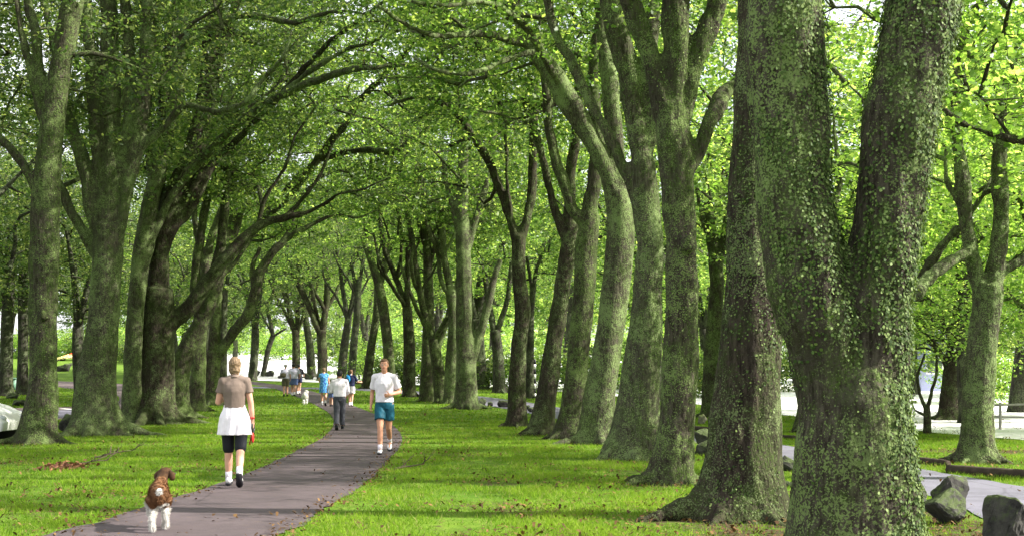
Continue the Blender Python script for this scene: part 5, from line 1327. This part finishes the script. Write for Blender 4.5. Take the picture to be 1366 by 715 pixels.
# ---- dogs
def fur_mat(name, a, b_): 
    m, nt, out = newmat(name); v = coords(nt); c = mix(nt, ramp(nt, tex(nt, v, 30, 4, .8), .3, .7), a, b_)
    b = N(nt, 'ShaderNodeBsdfPrincipled'); L(nt, c, b.inputs['Base Color']); b.inputs['Roughness'].default_value = .8; b.inputs['Specular IOR Level'].default_value = .2; L(nt, b.outputs[0], out.inputs[0]); return m
M['furw'] = fur_mat('white_fur', (.62, .60, .55), (.82, .80, .77)); M['furb'] = fur_mat('brown_fur', (.09, .04, .018), (.22, .11, .05)); M['furk'] = fur_mat('dark_brown_fur', (.035, .018, .01), (.09, .045, .02)); M['nose'] = simple('dog_nose', (.01, .01, .01), .3, .1, 9, .5)
def dog(label, px, py, hgt, heading, fluffy, brown, legs, head_turn):
    b = px2ground(px, py); root = empty('dog', label, 'dog', b, heading); k = hgt / .46; s = Soup()
    def V_(x, y, z): return np.array([x, y, z]) * k
    ellipsoid(s, V_(0, .16, .335), np.array((.095, .14, .115)) * k); ellipsoid(s, V_(0, -.02, .35), np.array((.085, .20, .090)) * k); ellipsoid(s, V_(0, -.20, .345), np.array((.088, .11, .10)) * k)
    s.tube([V_(0, .20, .37), V_(.02, .28, .44), V_(.045, .335, .49)], np.array([.075, .058, .052]) * k, 14)
    tr = Matrix.Rotation(R(head_turn), 3, 'Z'); hc = V_(.055, .35, .505)
    def H(x, y, z): return hc + np.array(tr @ Vector((x, y, z))) * k
    ellipsoid(s, H(0, .01, .01), np.array((.056, .070, .055)) * k, tr); s.tube([H(0, .05, -.008), H(0, .105, -.018), H(0, .145, -.022)], np.array([.038, .028, .022]) * k, 12); ellipsoid(s, H(0, .145, -.02), np.array((.022, .018, .018)) * k, tr)
    for (nm, x, y0, ph) in (('f', -.055, .17, legs[0]), ('f', .055, .17, legs[1]), ('h', -.06, -.20, legs[2]), ('h', .06, -.20, legs[3])):
        a = R(ph)
        if nm == 'f':
            sh = V_(x, y0 + .02, .30); el = V_(x * 1.05, y0 - .03, .22); w = el + np.array([0, math.sin(a), -math.cos(a)]) * .12 * k; a2 = a - max(0, a) * 1.2; pw = w + np.array([0, math.sin(a2), -math.cos(a2)]) * .085 * k
            s.tube([sh, el, w, pw], np.array([.045, .034, .023, .020]) * k, 12); toe = pw
        else:
            hp = V_(x, y0, .32); kn = hp + np.array([0, math.sin(a + .55), -math.cos(a + .55)]) * .13 * k; hk = kn + np.array([0, math.sin(a - .75), -math.cos(a - .75)]) * .125 * k; pw = hk + np.array([0, math.sin(a + .05), -math.cos(a + .05)]) * .10 * k
            s.tube([hp, kn, hk, pw], np.array([.060, .042, .020, .018]) * k, 12); toe = pw
        ellipsoid(s, toe + np.array([0, .018, -.006]) * k, np.array((.026, .036, .018)) * k)
    s.tube([V_(0, -.27, .385), V_(0, -.325, .40), V_(.0, -.36, .385)], np.array([.026, .024, .020]) * k, 10)
    me = remesh(s.mesh('body'), .009, 3, .5)
    co = coords_of(me); no = normals_of(me)
    amp = .018 if fluffy else .006
    off = np.array([mn.noise((c[0] * 28, c[1] * 28, c[2] * 12)) for c in co]) * amp * 1.8 + (.035 if fluffy else 0)
    co = co + no * off[:, None]; me.vertices.foreach_set('co', co.astype(np.float32).ravel()); me.update()
    mats = [M['furw'], M['furb'], M['furk']] if brown else [M['furw']]
    o = link('body', me, mats, root)
    def isb(c):
        c = np.array(c) / k; n_ = mn.noise((c[0] * 9, c[1] * 9, c[2] * 9)) * .05
        head = c[1] > .27 and c[2] > .36; blaze = False
        saddle = c[2] > .235 + n_ * 1.4 and abs(c[1]) < .34 and not (c[1] < -.33 and abs(c[0]) < .03 and c[2] > .36)
        return head or saddle
    if brown:
        n_p = len(me.polygons); cen = np.empty(n_p * 3, np.float32); me.polygons.foreach_get('center', cen); cen = cen.reshape(-1, 3)
        me.polygons.foreach_set('material_index', np.array([(2 if (c[1] > .25 * k and c[2] > .42 * k) else 1) if isb(c) else 0 for c in cen], np.int32)); me.update()
    # coat: short locks
    def locks(name, selm, matn, n, ln):
        sel = selm[RNG.integers(0, len(selm), n)]
        p = co[sel] - no[sel] * .004; t = no[sel] * .55 + np.array([0, -.45, -.55]) + RNG.normal(0, .25, (n, 3)); t /= np.linalg.norm(t, axis=1)[:, None]
        bb = np.cross(no[sel], t); bb /= np.maximum(np.linalg.norm(bb, axis=1), 1e-5)[:, None]; l_ = ln * RNG.uniform(.5, 1.2, (n, 1)); w_ = .0035
        Vv = np.stack([p - bb * w_, p + bb * w_, p + t * l_], 1).reshape(-1, 3)
        link(name, mesh_np(name, Vv, np.arange(3 * n), 3), M[matn], root)
    ib = np.array([isb(c) if brown else False for c in co]); iw = np.where(~ib)[0]; ibk = np.where(ib & ~((co[:, 1] > .25 * k) & (co[:, 2] > .42 * k)))[0]
    locks('white_coat', iw, 'furw', 9000, .05 if fluffy else .032)
    if brown: locks('brown_coat', ibk, 'furb', 9000, .026)
    for sx in (-1, 1):
        s = Soup(); c0 = H(sx * .052, .0, .03); c1 = H(sx * .082, -.005, -.01); c2 = H(sx * .080, .0, -.065); s.tube([c0, c1, (c1 + c2) / 2, c2], np.array([.014, .026, .030, .016]) * k * (.8 if fluffy else 1), 10)
        link('ear', s.mesh('ear'), M['furk' if brown else 'furw'], root)
        s = Soup(); ellipsoid(s, H(sx * .028, .066, .018), np.array((.008, .006, .008)) * k); link('eye', s.mesh('eye'), M['nose'], root)
    s = Soup(); ellipsoid(s, H(0, .163, -.012), np.array((.013, .009, .010)) * k); link('nose', s.mesh('nose'), M['nose'], root)
    root.location.z = b.z + .012 - float(co[:, 2].min()); return root
dog('brown and white spaniel trotting up the path away from the camera', 212, 707, .46, R(15), False, True, (14, -12, -20, 24), -34).scale.x = 1.08
dog('fluffy white dog on the path edge behind the strolling group', 407, 539, .44, R(8), True, False, (6, -6, -6, 6), 20)
print('dogs', round(time.time() - T0, 1), 's')
# ================================================================== camera, light
cam = bpy.data.cameras.new('camera'); co_ = bpy.data.objects.new('camera', cam); COL.objects.link(co_)
cam.sensor_fit = 'HORIZONTAL'; cam.sensor_width = 36; cam.lens = 36 * F / 1366
cam.shift_y = (HOR - 357.5) / 1366; cam.clip_end = 2000; cam.clip_start = .1
co_.location = (0, 0, CH); co_.rotation_euler = (R(90), 0, 0)
SC.camera = co_
SUN_EL, SUN_AZ = 36, 96      # azimuth from +Y towards +X
w = bpy.data.worlds.new('World'); SC.world = w; w.use_nodes = True
nt = w.node_tree; bg = nt.nodes['Background']; sky = nt.nodes.new('ShaderNodeTexSky'); sky.sky_type = 'NISHITA'; sky.sun_disc = False
sky.sun_elevation = R(SUN_EL); sky.sun_rotation = R(SUN_AZ); sky.air_density = 1.0; sky.dust_density = 5; sky.ozone_density = 1
# thin white overcast veil over the blue
tc_ = nt.nodes.new('ShaderNodeTexCoord'); ns_ = nt.nodes.new('ShaderNodeTexNoise'); ns_.inputs['Scale'].default_value = 2.2; ns_.inputs['Detail'].default_value = 5
nt.links.new(tc_.outputs['Generated'], ns_.inputs['Vector'])
mr_ = nt.nodes.new('ShaderNodeMapRange'); mr_.inputs[1].default_value = .3; mr_.inputs[2].default_value = .6; mr_.inputs[3].default_value = .45; mr_.inputs[4].default_value = .92
nt.links.new(ns_.outputs['Fac'], mr_.inputs[0])
mx_ = nt.nodes.new('ShaderNodeMix'); mx_.data_type = 'RGBA'; mx_.inputs[7].default_value = (5.2, 5.3, 5.4, 1)
nt.links.new(mr_.outputs[0], mx_.inputs[0]); nt.links.new(sky.outputs[0], mx_.inputs[6]); nt.links.new(mx_.outputs[2], bg.inputs[0]); bg.inputs[1].default_value = .13
sl = bpy.data.lights.new('sun', 'SUN'); sl.energy = 5; sl.angle = R(.53); sl.color = (1, .95, .86)
so = bpy.data.objects.new('sun', sl); COL.objects.link(so)
dv_ = Vector((math.sin(R(SUN_AZ)) * math.cos(R(SUN_EL)), math.cos(R(SUN_AZ)) * math.cos(R(SUN_EL)), math.sin(R(SUN_EL))))
so.rotation_euler = dv_.to_track_quat('Z', 'Y').to_euler(); so.location = (30, 0, 40)
SC.view_settings.view_transform = 'Standard'; SC.view_settings.look = 'None'; SC.view_settings.gamma = 1
SC.view_settings.exposure = 1.5
cy = SC.cycles
cy.use_denoising = True; cy.max_bounces = 7; cy.diffuse_bounces = 3; cy.glossy_bounces = 2; cy.transmission_bounces = 4; cy.transparent_max_bounces = 4
cy.sample_clamp_indirect = 6; cy.use_fast_gi = False
SC.render.use_persistent_data = False
print('script done', round(time.time() - T0, 1), 's', sum(len(o.data.polygons) for o in SC.objects if o.type == 'MESH'))
